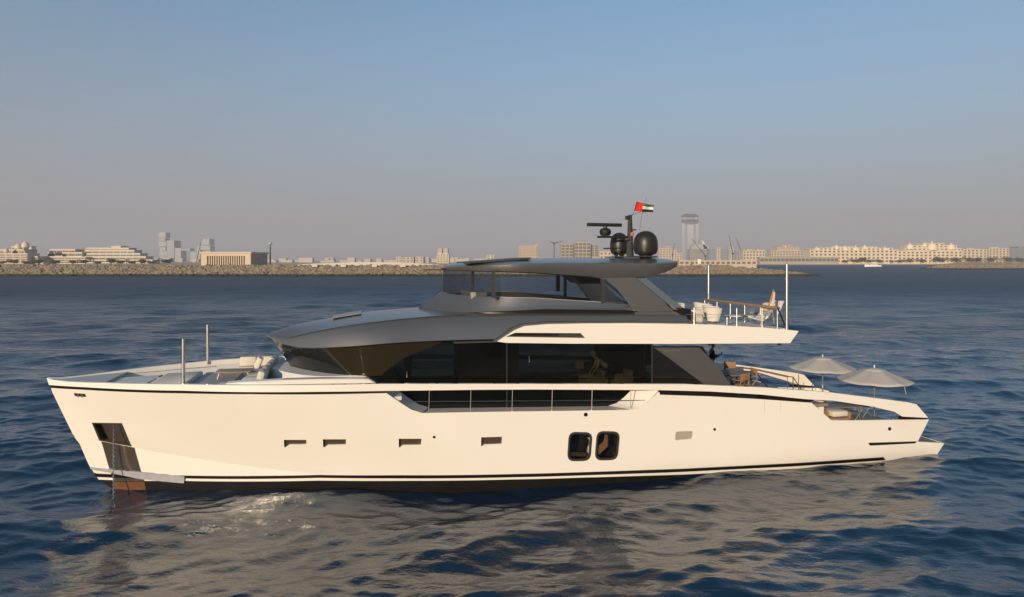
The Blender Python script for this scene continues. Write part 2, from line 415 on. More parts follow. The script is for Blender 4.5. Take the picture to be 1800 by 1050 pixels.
# transom and the sloping stern panel
ta, tb = H([(1633, 737.5), (1613, 777)])
pa, pb, pc = aftp[0], aftp[1], aftp[2]
def cross_strip(mb, pts, inset=.03, v=None):
    rows = []
    for u, z in pts:
        vv = (v if v else hv(u, z)) - inset; rows.append([(u, -vv + 2*vv*k/12, z) for k in range(13)])
    mb.grid(rows, flip=True)
for s_ in (1, -1):
    hm.grid([[(u, -s_*(hv(u, z) - .03 - .8*k/4), z) for k in range(5)] for u, z in (ta, tb)], flip=(s_ < 0)); hm.grid([[(ta[0], -s_*(3.35 - .8), ta[1]), (tb[0], -s_*(3.35 - .8), tb[1])], [(ta[0] - .9, -s_*3.2, ta[1] - .02), (ta[0] - .9, -s_*3.2, tb[1])]], flip=(s_ > 0))
cross_strip(hm, [pa, pb, pc])
hull = hm.build('hull', WHITE, yacht, ang=24, split=False)
a_out = [(u, z - .003) for u, z in L3] + H([(1555, 815)]) + [(31.4, -.5), (28, -.9), (3, -.9), (2.7, -.7), (2.0, -.1)]
panel(MB(), a_out, hv, (), .6, th=.1).build('antifouling', ANTI, hull)
def strip(mb, a, b_, vf, off, th=.02, sides=(1, -1)): return panel(mb, a + b_[::-1], vf, (), .5, off=off, th=th, sides=sides, edge=.3)
strip(MB(), L1, L2, hv, .02, .04).build('boot_stripe', BLACK, hull)
strip(MB(), H([(1526, 778.5), (1612, 776)]), H([(1529, 783.5), (1608, 779.5)]), hv, .012, .03).build('rubbing_strip', BLACK, hull)
strip(MB(), H([(89, 677), (151, 681), (322, 687), (440, 688.5), (560, 689), (679, 686)]), H([(89, 682), (151, 685.5), (322, 691.5), (440, 693), (560, 693.3), (679, 691)]), hv, .014, .03).build('shadow_gap', BLACK, hull)
strip(MB(), H([(1158, 684), (1250, 686), (1340, 691), (1430, 700)]), H([(1160, 694), (1250, 697), (1340, 702), (1424, 708)]), hv, .012, .03).build('shadow_gap', BLACK, hull)
# windows in the hull
def hole_part(name, poly, glassmat, depth=.09, frame=None, sill=None):
    o = panel(MB(), grow(poly, .03), hv, (), .25, off=-depth, th=.03).build(name, glassmat, hull)
    if frame:
        panel(MB(), grow(poly, frame), hv, (grow(poly, -.025),), .2, off=.02, th=.07).build('frame', GREYD, o)
    return o
HGB = mat('hull_glass_warm', (.075, .055, .038), .2, .2, .4, 2)
for s_ in slot: hole_part('slot_window', s_, HGB)
for k, p in enumerate(port):
    po = hole_part('porthole', p, MATS.get('porthole_glass') or glass('porthole_glass', (.72, .70, .64), .02, 1.6), .09, .05)
    panel(MB(), grow(p, .25), hv, (), .3, off=-.7, th=.05).build('cabin_lining', INTD, po)
    if k:
        panel(MB(), H([(1050, 801), (1054, 786), (1063, 778), (1066, 765), (1070, 767), (1071, 786), (1067, 790), (1055, 801)]), hv, (), .3, off=-.126, th=.02).build('cabin_curtain', mat('curtain_tan', (.55, .33, .2), .8), po)
    else: panel(MB(), H([(1006, 797), (1033, 797), (1032, 804), (1004, 804)]), hv, (), .3, off=-.126, th=.02).build('cabin_shelf', SHELF, po)
hole_part('hatch', swin, mat('hatch_panel', (.52, .45, .38), .3, .3, .1, 3), .02)
hole_part('fairlead', fair, RUBB, .07)
for px in (137, 144):
    (u, z), = H([(px, 695)]); m = MB()
    for s_ in (1, -1): m.tube([(u, -s_*(hv(u, z) - .05), z - .09), (u, -s_*(hv(u, z) + .01), z), (u, -s_*(hv(u, z) - .05), z + .09)], .022)
    m.build('roller', STEEL, hull)
for px, py, r in ((763, 768.5, .045), (1029.5, 729, .07), (1256, 755, .05), (1563.5, 754, .07)):
    (u, z), = H([(px, py)]); v = hv(u, z); m = MB()
    for s_ in (1, -1): m.tube([(u, -s_*(v - .03), z), (u, -s_*(v + .015), z)], r, 16)
    m.build('drain', BLACK, hull)
for px in (1343, 1371):
    seam = H([(px, 699), (px + .6, 712), (px + .6, 725)]); m = MB()
    for s_ in (1, -1): m.tube([(u, -s_*(hv(u, z) + .001), z) for u, z in seam], .006, 5)
    m.build('panel_seam', mat('seam_grey', (.45, .42, .38)), hull)
# anchor pocket: recess, steel plates, hanging chain, silver strake
pm = MB(); panel(pm, grow(pocket, .04), hv, (), .2, off=-.28, th=.03)
pk = pm.build('anchor_pocket', STEELW, hull)
panel(MB(), grow(pocket, .035), hv, (grow(pocket, -.045),), .15, off=.015, th=.3).build('pocket_rim', GREYD, pk)
pl = H([(178, 776), (231, 786), (236, 787), (248, 829), (254, 846), (200, 846), (192, 823)])
panel(MB(), pl, hv, (), .2, off=.014, th=.02).build('anchor_plate', STEELW, hull)
rp = H([(199, 847), (254.3, 847), (257, 861), (202, 862)])
panel(MB(), rp, hv, (), .2, off=.016, th=.02).build('anchor_plate', RUST, hull)
sk = H([(159, 821), (190, 824), (247, 829.5), (325, 837), (324, 849), (247, 841.5), (197, 831), (161, 824.5)])
panel(MB(), sk, hv, (), .2, off=.06, th=.05).build('bow_strake', mat('strake_steel', (.50, .50, .55), .35, .3, .2, 5, .003, 10), hull)
(u0, z0), = H([(193, 746)]); m = MB(); vch = hv(u0, z0) - .02; z = z0; k = 0
while z > -.35:
    m.tube([(u0 + .1, -vch, z + .045), (u0 + .1 + .02*(k % 2), -vch - .02*((k+1) % 2), z), (u0 + .1, -vch, z - .045)], [.012, .032, .012], 6); z -= .075; k += 1
m.build('anchor_chain', STEEL, hull)
# bulwark band with the aft sloping beams
bw = lambda u, z: wd(u) + .045
band_top = trace([(82, 664.5), (95, 668.5), (121, 671.5), (188, 673.7), (322, 676), (560, 676.5), (665, 675), (940, 675), (1206, 675.5), (1340, 681.5), (1419, 687), (1461, 690.5), (1538, 700), (1596, 707.5), (1611, 711), (1631, 734)], bw)
band_bot = trace([(86, 677), (151, 681), (322, 687), (560, 689), (676, 687.5), (840, 685.5), (940, 685), (1157, 686), (1250, 688.5), (1340, 694), (1417, 702), (1465, 704.5), (1534, 715), (1572, 724), (1586, 732.5), (1630, 734.8)], bw)
bandm = panel(MB(), band_top + band_bot[::-1], bw, (), .3, th=.17, edge=.15)
bul = bandm.build('bulwark', WHITE, yacht, ang=40)
panel(MB(), trace([(1586, 733), (1631, 735), (1632, 738), (1583, 738)], bw), bw, (), .3, off=-.04, th=.12).build('shadow_gap', BLACK, bul)
# inner skin under the band along the foredeck, seen across the deck on the far side
inn = [(u, z) for u, z in trace([(100, 676), (151, 680), (322, 686), (560, 688), (676, 687)], bw)]
panel(MB(), [(u, z) for u, z in inn] + [(inn[-1][0], 3.3), (inn[0][0] + .5, 3.3)], lambda u, z: max(.02, hv(u, z) - .13), (), .4, th=.05).build('bulwark_lining', DWHITE, bul)
# white reveal of the amidships opening and the side-deck edge
rv = trace([(676, 687), (705, 709), (723, 720.5), (742, 726.3)], hv); rv2 = [(u + .0, z) for u, z in rv]
if 1:
    for ln, du in ((rv, .28), (trace([(1158, 687), (1140, 705), (1126, 716), (1111, 720.8)], hv), -.62)):
        m = MB()
        for s_ in (1, -1): m.grid([[(u, -s_*(hv(u, z) - .02), z) for u, z in ln], [(u + du, -s_*(hv(u, z) - .75), z + .02) for u, z in ln]], flip=(s_ < 0) ^ (du < 0))
        m.build('opening_reveal', WHITE, bul)

# ------------------------------------------------------------------ decks
def wi(u): return wd(u) - .14
def deckpoly(u0, u1, vf, n=24):
    us = np.linspace(u0, u1, n); return [(u, -vf(u)) for u in us] + [(u, vf(u)) for u in us[::-1]]
MB().slab(deckpoly(.55, 12, lambda u: max(.02, hv(u, 3.22) - .09)), 3.22, 3.34).build('foredeck', DWHITE, yacht)
MB().slab(deckpoly(.22, 2.15, lambda u: max(.02, wd(u) - .13)), 3.60, 3.70).build('bow_platform', mat('bow_grey', (.42, .42, .43), .5), yacht)
edg = H([(742, 726.3), (840, 724.5), (940, 723.2), (1111, 720.8)]); ezf = lambda u: float(np.interp(u, [p[0] for p in edg], [p[1] for p in edg]))
rows = [[(u, -hv(u, 2.6) + .03, ezf(u) - .12), (u, -hv(u, 2.6) + .03, ezf(u) - .02), (u, hv(u, 2.6) - .03, ezf(u) - .02), (u, hv(u, 2.6) - .03, ezf(u) - .12)] for u in np.linspace(12.01, 25.2, 20)]
MB().grid(rows, flip=True, close=True).build('side_deck', WHITE, yacht)
MB().slab(deckpoly(25.21, 28.1, lambda u: wd(u) - .16), 2.28, 2.4).build('cockpit_deck', DECKT, yacht)
MB().slab(deckpoly(28.11, 31.9, lambda u: 3.35), .46, 1.25).build('beach_deck', DECKT, yacht)
MB().slab([(31.91, -3.2), (pa[0] - .12, -3.2), (pa[0] + .02, 0), (pa[0] - .12, 3.2), (31.91, 3.2)], pa[1] - .1, pa[1] + .012).build('swim_platform', DECKT, yacht)
m = MB()
m.box2((27.9, -3.3, 1.25), (28.1, -1.0, 2.42)); m.box2((27.9, 1.0, 1.25), (28.1, 3.3, 2.42)); m.box2((27.9, -1, 1.25), (28.1, 1, 2.3))
m.build('cockpit_bulkhead', WHITE, yacht)
# raised trunk round the front of the house
tr0 = trace([(395, 676), (430, 671.5), (500, 667.5), (560, 665.8), (622, 665.3), (650, 665.6), (666, 676.5)], 3.0)
tz = lambda u: float(np.interp(u, [p[0] for p in tr0], [p[1] for p in tr0]))
def wt(u): return 2.75 * shp((u - 7.28) / 2.6, 2.2)
rows = []
for u in np.linspace(7.3, tr0[-1][0], 34):
    w_ = max(.1, wt(u)); z = max(tz(u), 3.92 - .15*max(0, 1 - (u - 7.3)/.8)) if u < 11 else tz(u)
    rows.append([(u, -w_ - .05, 3.3), (u, -w_, z - .08), (u, -w_ + .08, z)] + [(u, y, z + .01) for y in np.linspace(-w_ + .09, w_ - .09, 6)] + [(u, w_ - .08, z), (u, w_, z - .08), (u, w_ + .05, 3.3)])
m = MB().grid(rows, flip=True); m.add(rows[0], [tuple(range(len(rows[0])))[::-1]]); m.build('house_trunk', DWHITE, yacht)
m = MB()
for s_ in (1, -1):
    m.grid([[(u, -s_*(min(wd(u) - .3, 3.12)), 3.3), (u, -s_*(min(wd(u) - .32, 3.1)), tz(u) - .04), (u, -s_*(min(wd(u) - .36, 3.05)), tz(u)), (u, -s_*(min(wd(u) - .75, 2.72)), tz(u) + .005), (u, -s_*(min(wd(u) - .8, 2.68)), 3.3)] for u in np.linspace(tr0[0][0], tr0[-1][0], 30)], flip=(s_ > 0))
m.build('side_coaming', WHITE, yacht)

# ------------------------------------------------------------------ main deckhouse roof shell
def ve(u): return 3.12 * shp((u - 7.2) / 5.0, 2.3)
U0 = 7.22
low = trace([(495, 604.3), (520, 610), (547, 611.5), (592, 610.3), (669, 604.5), (714, 601.3), (790, 598), (873, 596), (1000, 595), (1215, 595)], lambda u, z: ve(u))
vsh = lambda u: ve(u) * float(np.interp(u, [7.2, 12, 14, 27], [.86, .80, .84, .86]))
sho = trace([(504, 595.5), (547, 585), (585, 577.5), (623, 571), (699, 562), (769, 556), (860, 553), (940, 551.5), (1187, 553), (1215, 556)], lambda u, z: vsh(u))
cen = trace([(467, 589), (483, 583), (516, 571.5), (560, 562.5), (577, 560), (600, 555.5), (653, 547.5), (736, 542.3), (860, 540), (1000, 540), (1215, 545)], 0)
ip = lambda tr, u: float(np.interp(u, [p[0] for p in tr], [p[1] for p in tr]))
uend = low[-1][0]
us = np.concatenate([U0 + (9.5 - U0) * np.linspace(0, 1, 16) ** 1.8, np.linspace(9.8, uend, 40)])
tipz = cen[0][1]
rows = []
for u in us:
    v1, v2 = ve(u), vsh(u); f = min(1, (u - U0) / .75)
    zl = tipz*(1-f) + ip(low, u)*f; zs_ = tipz*(1-f) + ip(sho, u)*f + .0; zc = ip(cen, u)
    zs_ = min(zs_, zc - .01) if f < 1 else zs_
    half = [(0, zc)] + [(v2*k, zc + (zs_ - zc)*k**1.5) for k in (.3, .6, .85, .97)] + [(v2, zs_ - .005)]
    for k in (.12, .3, .5, .7, .88, 1):
        half.append((v2 + (v1 - v2) * k**.72, zs_ + (zl - zs_) * k**1.2))
    half += [(v1 - .05, zl - .03), (v1*.8, zl - .03 + .05)]
    rows.append([(u, -a, z) for a, z in half[::-1]] + [(u, a, z) for a, z in half[1:]])
m = MB().grid(rows, flip=True); m.add(rows[-1], [tuple(range(len(rows[-1])))])
roof = m.build('roof', GREY, yacht, ang=18)
# skylight strip on the roof
(sa, za), (sb, zb) = trace([(586, 563), (635, 554)], -.1)
m = MB(); m.add([(sa, -.6, ip(cen, sa) + .01), (sb, -.6, ip(cen, sb) + .01), (sb, .5, ip(cen, sb) + .015), (sa, .5, ip(cen, sa) + .015),
                 (sa, -.6, ip(cen, sa) + .05), (sb, -.6, ip(cen, sb) + .05), (sb, .5, ip(cen, sb) + .055), (sa, .5, ip(cen, sa) + .055)],
                [(0,3,2,1),(4,5,6,7),(0,1,5,4),(1,2,6,5),(2,3,7,6),(3,0,4,7)])
m.build('roof_hatch', mat('hatch_grey', (.25, .25, .26), .3, .3), roof)
# crease line along the shoulder
m = MB()
for s_ in (1, -1):
    m.tube([(u, -s_*(vsh(u) + .004), ip(sho, u) + .004) for u in np.linspace(sho[0][0] + .1, sho[5][0] + 1, 40)], .011, 5)
m.build('roof_seam', GREYD, roof)
# house glazing
def wb(u): return 2.93 * shp((u - 8.05) / 3.9, 2.4)
def px_of(u, v): Yd = BY + u*sT - v*cT; return 900 + F*(BX + u*cT + v*sT)/Yd
def bis(fn, a, b_):
    for _ in range(50):
        c = (a + b_)/2
        if fn(c) < 0: a = c
        else: b_ = c
    return (a + b_)/2
uTm = bis(lambda u: px_of(u, max(0, ve(u) - .18)) - 569, 7.5, 12); uBm = bis(lambda u: px_of(u, wb(u)) - 617, 8.2, 12)
tm = ((uTm - 7.42) / 4.68) ** (1/1.7); pB = math.log((uBm - 8.12) / 3.98) / math.log(tm)
def house_rows(ts):
    rows = []
    for t_ in ts:
        if t_ <= 1:
            ut = 7.42 + (12.1 - 7.42) * t_**1.7; ub = 8.12 + (12.1 - 8.12) * t_**pB
        else: ut = ub = 12.1 + (t_ - 1) * 1.0
        vt = max(0, ve(ut) - .16 - .03*min(1, t_)); vb = wb(ub); zt_ = min(ip(low, ut), tipz - .02) if ut > 7.95 else tipz - .05 + (ip(low, 7.95) - tipz) * (ut - 7.42) / .53
        zb_ = 3.93; ze_ = 3.92 - min(1.6, max(0, (ub - 10.9) * 2.5))
        rows.append([(ub, vb, ze_)] + [(ub + (ut - ub)*k, vb + (vt - vb)*k, zb_ + (zt_ - zb_)*k) for k in np.linspace(0, 1, 9)])
    return rows
def house_part(name, t0, t1, n, mt, off=0):
    rows = house_rows(np.linspace(t0, t1, n)); m = MB()
    for s_ in (1, -1): m.grid([[(u - (off if t1 <= .3 else 0), -s_*(v + off), z) for u, v, z in r] for r in rows], flip=(s_ < 0))
    return m.build(name, mt, house, ang=60)
uA = [UZ(x, 612, 2.95)[0] for x in (1147, 1228, 1284)]
house = MB().box2((12.5, -2.6, 4.955), (uA[1], 2.6, 5.0)).build('deckhouse', INTD, yacht)
house_part('windshield', 0, tm, 20, HG); house_part('side_window', tm, 1 + UZ(891, 612, 2.95)[0] - 12.1, 36, GLD)
house_part('side_window', 1 + UZ(891, 612, 2.95)[0] - 12.1, 1 + uA[0] - 12.1, 20, GLD)
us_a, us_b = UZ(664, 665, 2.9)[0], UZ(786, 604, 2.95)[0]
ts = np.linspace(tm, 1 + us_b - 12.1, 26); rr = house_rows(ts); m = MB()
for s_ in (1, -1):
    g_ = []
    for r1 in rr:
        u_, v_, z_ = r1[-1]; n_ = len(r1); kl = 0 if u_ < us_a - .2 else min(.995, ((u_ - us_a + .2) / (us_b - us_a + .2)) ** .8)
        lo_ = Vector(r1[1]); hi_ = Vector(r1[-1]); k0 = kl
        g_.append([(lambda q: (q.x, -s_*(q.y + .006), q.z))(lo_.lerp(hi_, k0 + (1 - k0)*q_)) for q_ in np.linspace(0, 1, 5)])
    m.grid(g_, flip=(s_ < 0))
m.build('painted_reflection', GLF, house, ang=60)  # added overlay, no real film: slanted olive shape paints a reflection on the glass
def vert_mull(px, w_=.03, mt=GREYD):
    u, _ = UZ(px, 640, 2.95); m = MB()
    for s_ in (1, -1): m.box2((u - w_/2, -s_*2.90, 2.45), (u + w_/2, -s_*2.97, 5.0))
    m.build('mullion', mt, house)
vert_mull(891); vert_mull(1146, .04)
rows = house_rows([tm]); m = MB()
for s_ in (1, -1): m.tube([(u, -s_*(v + .008), z) for u, v, z in rows[0]], .022, 5)
m.build('mullion', BLACK, house)
# handles on the glass
for px, py in ((715, 659), (930, 632)):
    m = MB(); u, z = UZ(px, py, 2.98)
    for s_ in (1, -1): m.tube([(u, -s_*2.95, z - .1), (u, -s_*3.0, z - .08), (u, -s_*3.0, z + .08), (u, -s_*2.95, z + .1)], .014, 6)
    m.build('handle', STEEL, house)
# aft black triangle and slanted grey fin with lettering
wedge = trace([(1146, 609), (1235, 609), (1280, 678), (1146, 700)], 2.94)
panel(MB(), wedge, 2.94, (), .5, th=.05).build('side_screen', HG, house)
fin = trace([(1149, 611), (1229, 611), (1264, 647), (1284, 677), (1240, 677.5), (1205, 652), (1176, 630)], 2.96)
fo = panel(MB(), fin, 2.99, (), .5, th=.04).build('aft_fin', GREY, house)
u, z = UZ(1166, 618, 2.995)
cu = bpy.data.curves.new('lettering', 'FONT'); cu.body = 'SANLORENZO'; cu.size = .085; cu.space_character = 1.25; cu.extrude = .004
tmp = bpy.data.objects.new('tmp', cu); COL.objects.link(tmp); bpy.context.view_layer.update()
tme = bpy.data.meshes.new_from_object(tmp); bpy.data.objects.remove(tmp)
tme.transform(Matrix.Translation((u, -3.0, z - .02)) @ Matrix.Rotation(R(90), 4, 'X')); tme.materials.append(STEEL)
lo = bpy.data.objects.new('lettering', tme); COL.objects.link(lo); lo.parent = fo
# interior
m = MB(); m.box2((10.5, -2.7, 2.86), (uA[1], 2.7, 2.9)); m.box2((12.4, -1.0, 2.9), (12.5, 2.6, 4.95)); m.box2((14.5, .9, 2.9), (17.0, 2.5, 4.9)); m.build('saloon_floor', INTD, house)
MB().box2((uA[0] - .3, -2.8, 2.9), (uA[0] - .2, 2.8, 4.95)).build('saloon_bulkhead', INTD, house)

# ------------------------------------------------------------------ upper-deck white wings and aft overhang
VW = 3.62
wing = trace([(874, 600.5), (889, 591), (905, 580.5), (922, 573.5), (962, 570), (1040, 568.7), (1114, 568.3), (1203, 569.5), (1270, 572), (1340, 575.8), (1404, 582.2), (1389, 603.5), (1200, 604.7), (1000, 604.3), (889, 603)], VW)
slotw = trace([(889, 592.3), (905.5, 585.2), (1021, 586), (1029, 594.5)], VW)
wg = panel(MB(), wing, VW, (slotw,), .5, th=.32).build('upper_bulwark', WHITE, yacht)
panel(MB(), grow(slotw, .04), VW - .12, (), .5, th=.05).build('vent', GREYD, wg)
panel(MB(), trace([(905, 587), (982, 587.5), (982, 590.5), (897, 590.5)], VW), VW - .06, (), .5, th=.04).build('vent_slot', BLACK, wg)
gr = trace([(868, 601), (886, 589), (901, 577), (920, 570), (962, 566.3), (1114, 565), (1215, 566.5)], VW - .1); gr2 = trace([(876, 601), (892, 590), (907, 580), (924, 573), (962, 569.8), (1114, 568.3), (1215, 570)], VW - .1)
panel(MB(), gr + gr2[::-1], VW - .06, (), .4, th=.35).build('wing_trim', GREY, wg)
ue = wing[10][0]; ul = wing[11][0]
m = MB(); m.prism([(uA[1] - 5.5, 5.02), (ul - .1, 5.02), (ue - .25, 5.25), (uA[1] - 5.5, 5.32)], -VW + .33, VW - .33); m.build('fly_deck', DWHITE, yacht)
m = MB(); m.prism([(13.8, 5.003), (uA[1] - 5.52, 5.003), (uA[1] - 5.52, 5.06), (13.8, 5.06)], -VW + .34, VW - .34); m.build('overhang_soffit', GREYD, yacht)
m = MB(); m.prism([(ul - .02, wing[11][1] + .01), (ue - .03, wing[10][1] - .01), (ue - .3, wing[10][1] - .01), (ul - .3, wing[11][1] + .01)], -VW + .32, VW - .32); m.build('aft_fascia', WHITE, wg)
for px in (1370, 1248):
    u, z = UZ(px, 606, 3.4); MB().tube([(u, -3.4, z + .05), (u, -3.4, z - .03)], .07, 10).build('downlight', BLACK, wg)

# ------------------------------------------------------------------ wheelhouse: coaming, glass, hardtop
UB0 = UZ(735, 538, 0)[0]; UC0 = UZ(777, 470, 0)[0]
def vB(u): return 2.62 * shp((u - UB0) / 4.2, 2.6)
def vB2(u): return 2.5 * shp((u - UC0 - .02) / 3.4, 2.9)
def vC(u): return 2.66 * shp((u - UC0) / 3.4, 2.9)
bbot = trace([(748, 544.5), (760, 547.5), (790, 550), (867, 547.5), (940, 544.5), (962, 543.5), (1114, 545.5), (1120, 548)], lambda u, z: vB(u))
btop = trace([(788, 516.5), (800, 518.5), (867, 522.5), (940, 524.5), (1053, 531.5), (1108, 538), (1119, 548)], lambda u, z: vB2(u))
zb0 = UZ(736, 540, 0)[1]; zt0 = UZ(776, 513, 0)[1]
UBe = btop[-1][0]
rows = []; NT = 46
def tzf(tr, z0_, u, u0_): return z0_ if u <= u0_ else (z0_ + (tr[0][1] - z0_) * (u - u0_) / (tr[0][0] - u0_) if u < tr[0][0] else ip(tr, u))
for t_ in np.linspace(0, 1, NT):
    k = t_**1.7; ub = UB0 + (UBe - UB0)*k; ut = UC0 + (UBe - .02 - UC0)*k
    a, b_ = vB(ub), vB2(ut); z1, z2 = tzf(bbot, zb0, ub, UB0), tzf(btop, zt0, ut, UC0)
    half = [(ub, a - .03, z1 - .02), (ub, a, z1)] + [(ub + (ut-ub)*s_, a + (b_-a)*s_**.8, z1 + (z2-z1)*(s_**1.15)) for s_ in (.25, .5, .75)] + [(ut, b_, z2), (ut + .03, max(0, b_ - .12), z2 + .005)]
    rows.append(half)
m = MB()
for s_ in (1, -1): m.grid([[(u, -s_*v, z) for u, v, z in r] for r in rows], flip=(s_ < 0))
coam = m.build('wheelhouse_coaming', GREY, yacht, ang=35)
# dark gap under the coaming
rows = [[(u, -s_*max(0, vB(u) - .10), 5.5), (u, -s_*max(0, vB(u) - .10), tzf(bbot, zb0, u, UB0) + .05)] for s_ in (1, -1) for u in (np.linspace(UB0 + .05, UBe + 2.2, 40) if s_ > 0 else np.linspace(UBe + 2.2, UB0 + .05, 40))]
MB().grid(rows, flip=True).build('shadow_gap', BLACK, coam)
# inner ledge + floor + console
MB().slab([(u, -vB2(u) + .1) for u in np.linspace(UC0 + .05, UBe, 30)] + [(u, vB2(u) - .1) for u in np.linspace(UBe, UC0 + .05, 30)], 6.0, 6.05).build('wheelhouse_floor', mat('floor_grey', (.3, .28, .26), .6), coam)
# hardtop
cbot = trace([(781, 474), (840, 476.3), (880, 477.2), (940, 479.3), (962, 481), (1035, 486), (1065, 489), (1139, 486.5), (1175, 478.5), (1192, 469)], lambda u, z: vC(u))
ccre = trace([(781, 471), (800, 469.5), (840, 467), (920, 464), (992, 463), (1145, 464), (1180, 462), (1192, 460.5)], lambda u, z: vC(u))
ctop = trace([(778, 471), (787, 466.5), (818, 461), (840, 458.3), (880, 456), (931, 454.2), (1145, 454), (1180, 455.5), (1192, 458)], 0)
UCe = UZ(1192, 462, 2.6)[0]
rows = []
for t_ in np.linspace(0, 1, 50):
    u = UC0 + (UCe - UC0) * t_**1.5; v = vC(u) - (.1 * max(0, t_ - .93) / .07); zb_ = ip(cbot, u); zc_ = max(ip(ccre, u), zb_ + .02); zt_ = max(ip(ctop, u), zc_ + .01)
    half = [(0, zt_)] + [(v*k, zt_ + (zc_ - zt_)*k**2.4) for k in (.3, .6, .8, .92, .98)] + [(v, zc_ - .01), (v - .01, zc_ + (zb_-zc_)*.5), (v - .06, zb_), (v - .4, min(zc_, zb_ + .04)), (0, min(zc_, 7.63 if u > 15 else zb_ + .05))]
    rows.append([(u, -a, z) for a, z in half[::-1]] + [(u, a, z) for a, z in half[1:-1]])
m = MB().grid(rows, flip=True, close=True); m.add(rows[-1], [tuple(range(len(rows[-1])))])
hard = m.build('hardtop', GREY, yacht, ang=30)
ua, ub = UZ(815, 460, .5)[0], UZ(920, 455, .5)[0]
m = MB(); m.add([(ua, -1.7, ip(ctop, ua) - .03), (ub, -1.7, ip(ctop, ub) - .03), (ub, 1.6, ip(ctop, ub) - .03), (ua, 1.6, ip(ctop, ua) - .03),
                 (ua, -1.7, ip(ctop, ua) + .035), (ub, -1.7, ip(ctop, ub) + .035), (ub, 1.6, ip(ctop, ub) + .035), (ua, 1.6, ip(ctop, ua) + .035)],
                [(0,3,2,1),(4,5,6,7),(0,1,5,4),(1,2,6,5),(2,3,7,6),(3,0,4,7)]).build('sunroof', GREYD, hard)
# glass between coaming and hardtop
def wh_rows(ua, ub, n, off=0, pw=1.0):
    out = []
    for t_ in np.linspace(0, 1, n):
        u = ua + (ub - ua) * t_**pw; v = max(0, vB2(u) - .05 + off)
        z1 = tzf(btop, zt0, u, UC0) - .01; z2 = ip(cbot, u) + .02; vt = max(0, v + .02)
        out.append([(u, v + (vt - v)*k, z1 + (z2 - z1)*k) for k in (0, .5, 1)])
    return out
P = {x: UZ(x, 500, 2.45)[0] for x in (867, 1058, 1100)}
m = MB()
for s_ in (1, -1): m.grid([[(u, -s_*v, z) for u, v, z in r] for r in wh_rows(UC0 + .04, P[867], 30, pw=1.8)], flip=(s_ < 0))
m.build('wheelhouse_windshield', GLW, coam, ang=60)
for a, b_ in ((867, 1058),):
    m = MB()
    for s_ in (1, -1): m.grid([[(u, -s_*v, z) for u, v, z in r] for r in wh_rows(P[a], P[b_], 14)], flip=(s_ < 0))
    m.build('wheelhouse_window', GLC, coam, ang=60)
tri = trace([(1061, 495), (1068, 496), (1084, 509), (1103, 532), (1107, 537), (1061, 532)], 2.45)
panel(MB(), tri, 2.43, (), .5, th=.02).build('quarter_window', GLC, coam)
def post(px, w_, v0=2.38, v1=2.53, mt=GREYD, par=coam):
    u, _ = UZ(px, 500, 2.45); m = MB(); z1 = ip(btop, u) - .02; z2 = ip(cbot, u) + .03
    for s_ in (1, -1): m.box2((u - w_/2, -s_*v0, z1), (u + w_/2, -s_*v1, z2))
    m.build('pillar', mt, par)
post(867.5, .11); post(1059, .12)
fr = [(u, z) for u, z in trace([(1066, 493), (1085, 508), (1103, 530), (1116, 548)], 2.55)]
m = MB()
for s_ in (1, -1): m.tube([(u, -s_*2.56, z) for u, z in fr], .018, 6)
m.build('fin_edge_trim', STEEL, coam)
# window sill and header trims
m = MB()
for s_ in (1, -1):
    m.tube([(u, -s_*(vB2(u) - .02), ip(btop, u) + .005) for u in np.linspace(P[867] + .06, P[1058] - .06, 20)], .016, 6)
m.build('window_sill', mat('pale_trim', (.6, .56, .5), .3, .4), coam)
m = MB()
for s_ in (1, -1): m.tube([(u, -s_*(vB2(u) - .02), ip(cbot, u) - .015) for u in np.linspace(P[867] - 2.2, P[1058], 30)], .022, 6)
m.build('window_header', GREYD, coam)
# aft fin carrying the hardtop
finp = trace([(1030, 484), (1065, 491.5), (1085, 507), (1103, 529), (1118, 548.5), (1184, 547.5), (1150, 517), (1114, 487.5), (1139, 485), (1100, 478), (1060, 476)], 2.53)
panel(MB(), finp, 2.56, (), .5, th=.14).build('hardtop_fin', GREY, hard)
gs = trace([(1115, 487.5), (1131, 486.5), (1199, 541), (1182, 541)], 2.3)
panel(MB(), gs, 2.38, (), .5, th=.02).build('side_glass', mat('blue_glass', (.14, .17, .20), .08, .3, .1, 1, 0, 1, .5), hard)
sk2 = trace([(1117, 549), (1186, 548), (1222, 569), (1215, 571), (1180, 553), (1117, 553)], 2.6)
panel(MB(), sk2, 2.66, (), .5, th=.5).build('fin_skirt', GREY, hard)
for off, mt in ((0, GREYD), (8, TEAK)):
    a, b_ = trace([(1176 + off, 541), (1214 + off, 566)], 2.4)
    m = MB()
    for s_ in (1, -1): m.tube([(a[0], -s_*2.4, a[1]), (b_[0], -s_*2.4, b_[1])], .035, 6)
    m.build('stair_rail', mt, hard)
# things seen through the windows
ucn = [UZ(x, 500, -.6)[0] for x in (985, 1012, 1052)]
MB().prism([(ucn[0], 7.45), (ucn[2], 7.4), (ucn[2], 6.9), (ucn[1] + .1, 6.9)], .1, 1.6).build('bar_cabinet', mat('cabinet_dark', (.03, .022, .018), .5), coam)
u, _ = UZ(980, 500, -2.4); MB().box2((u - .08, 2.3, 6.5), (u + .08, 2.42, 7.6)).build('pillar', BLACK, coam)
u, _ = UZ(900, 500, 1); m = MB()
m.box2((UC0 + .9, -1.6, 6.05), (UC0 + 1.5, 1.6, 6.68)); m.build('helm_console', mat('console_grey', (.22, .21, .2), .5), coam, bev=.04)

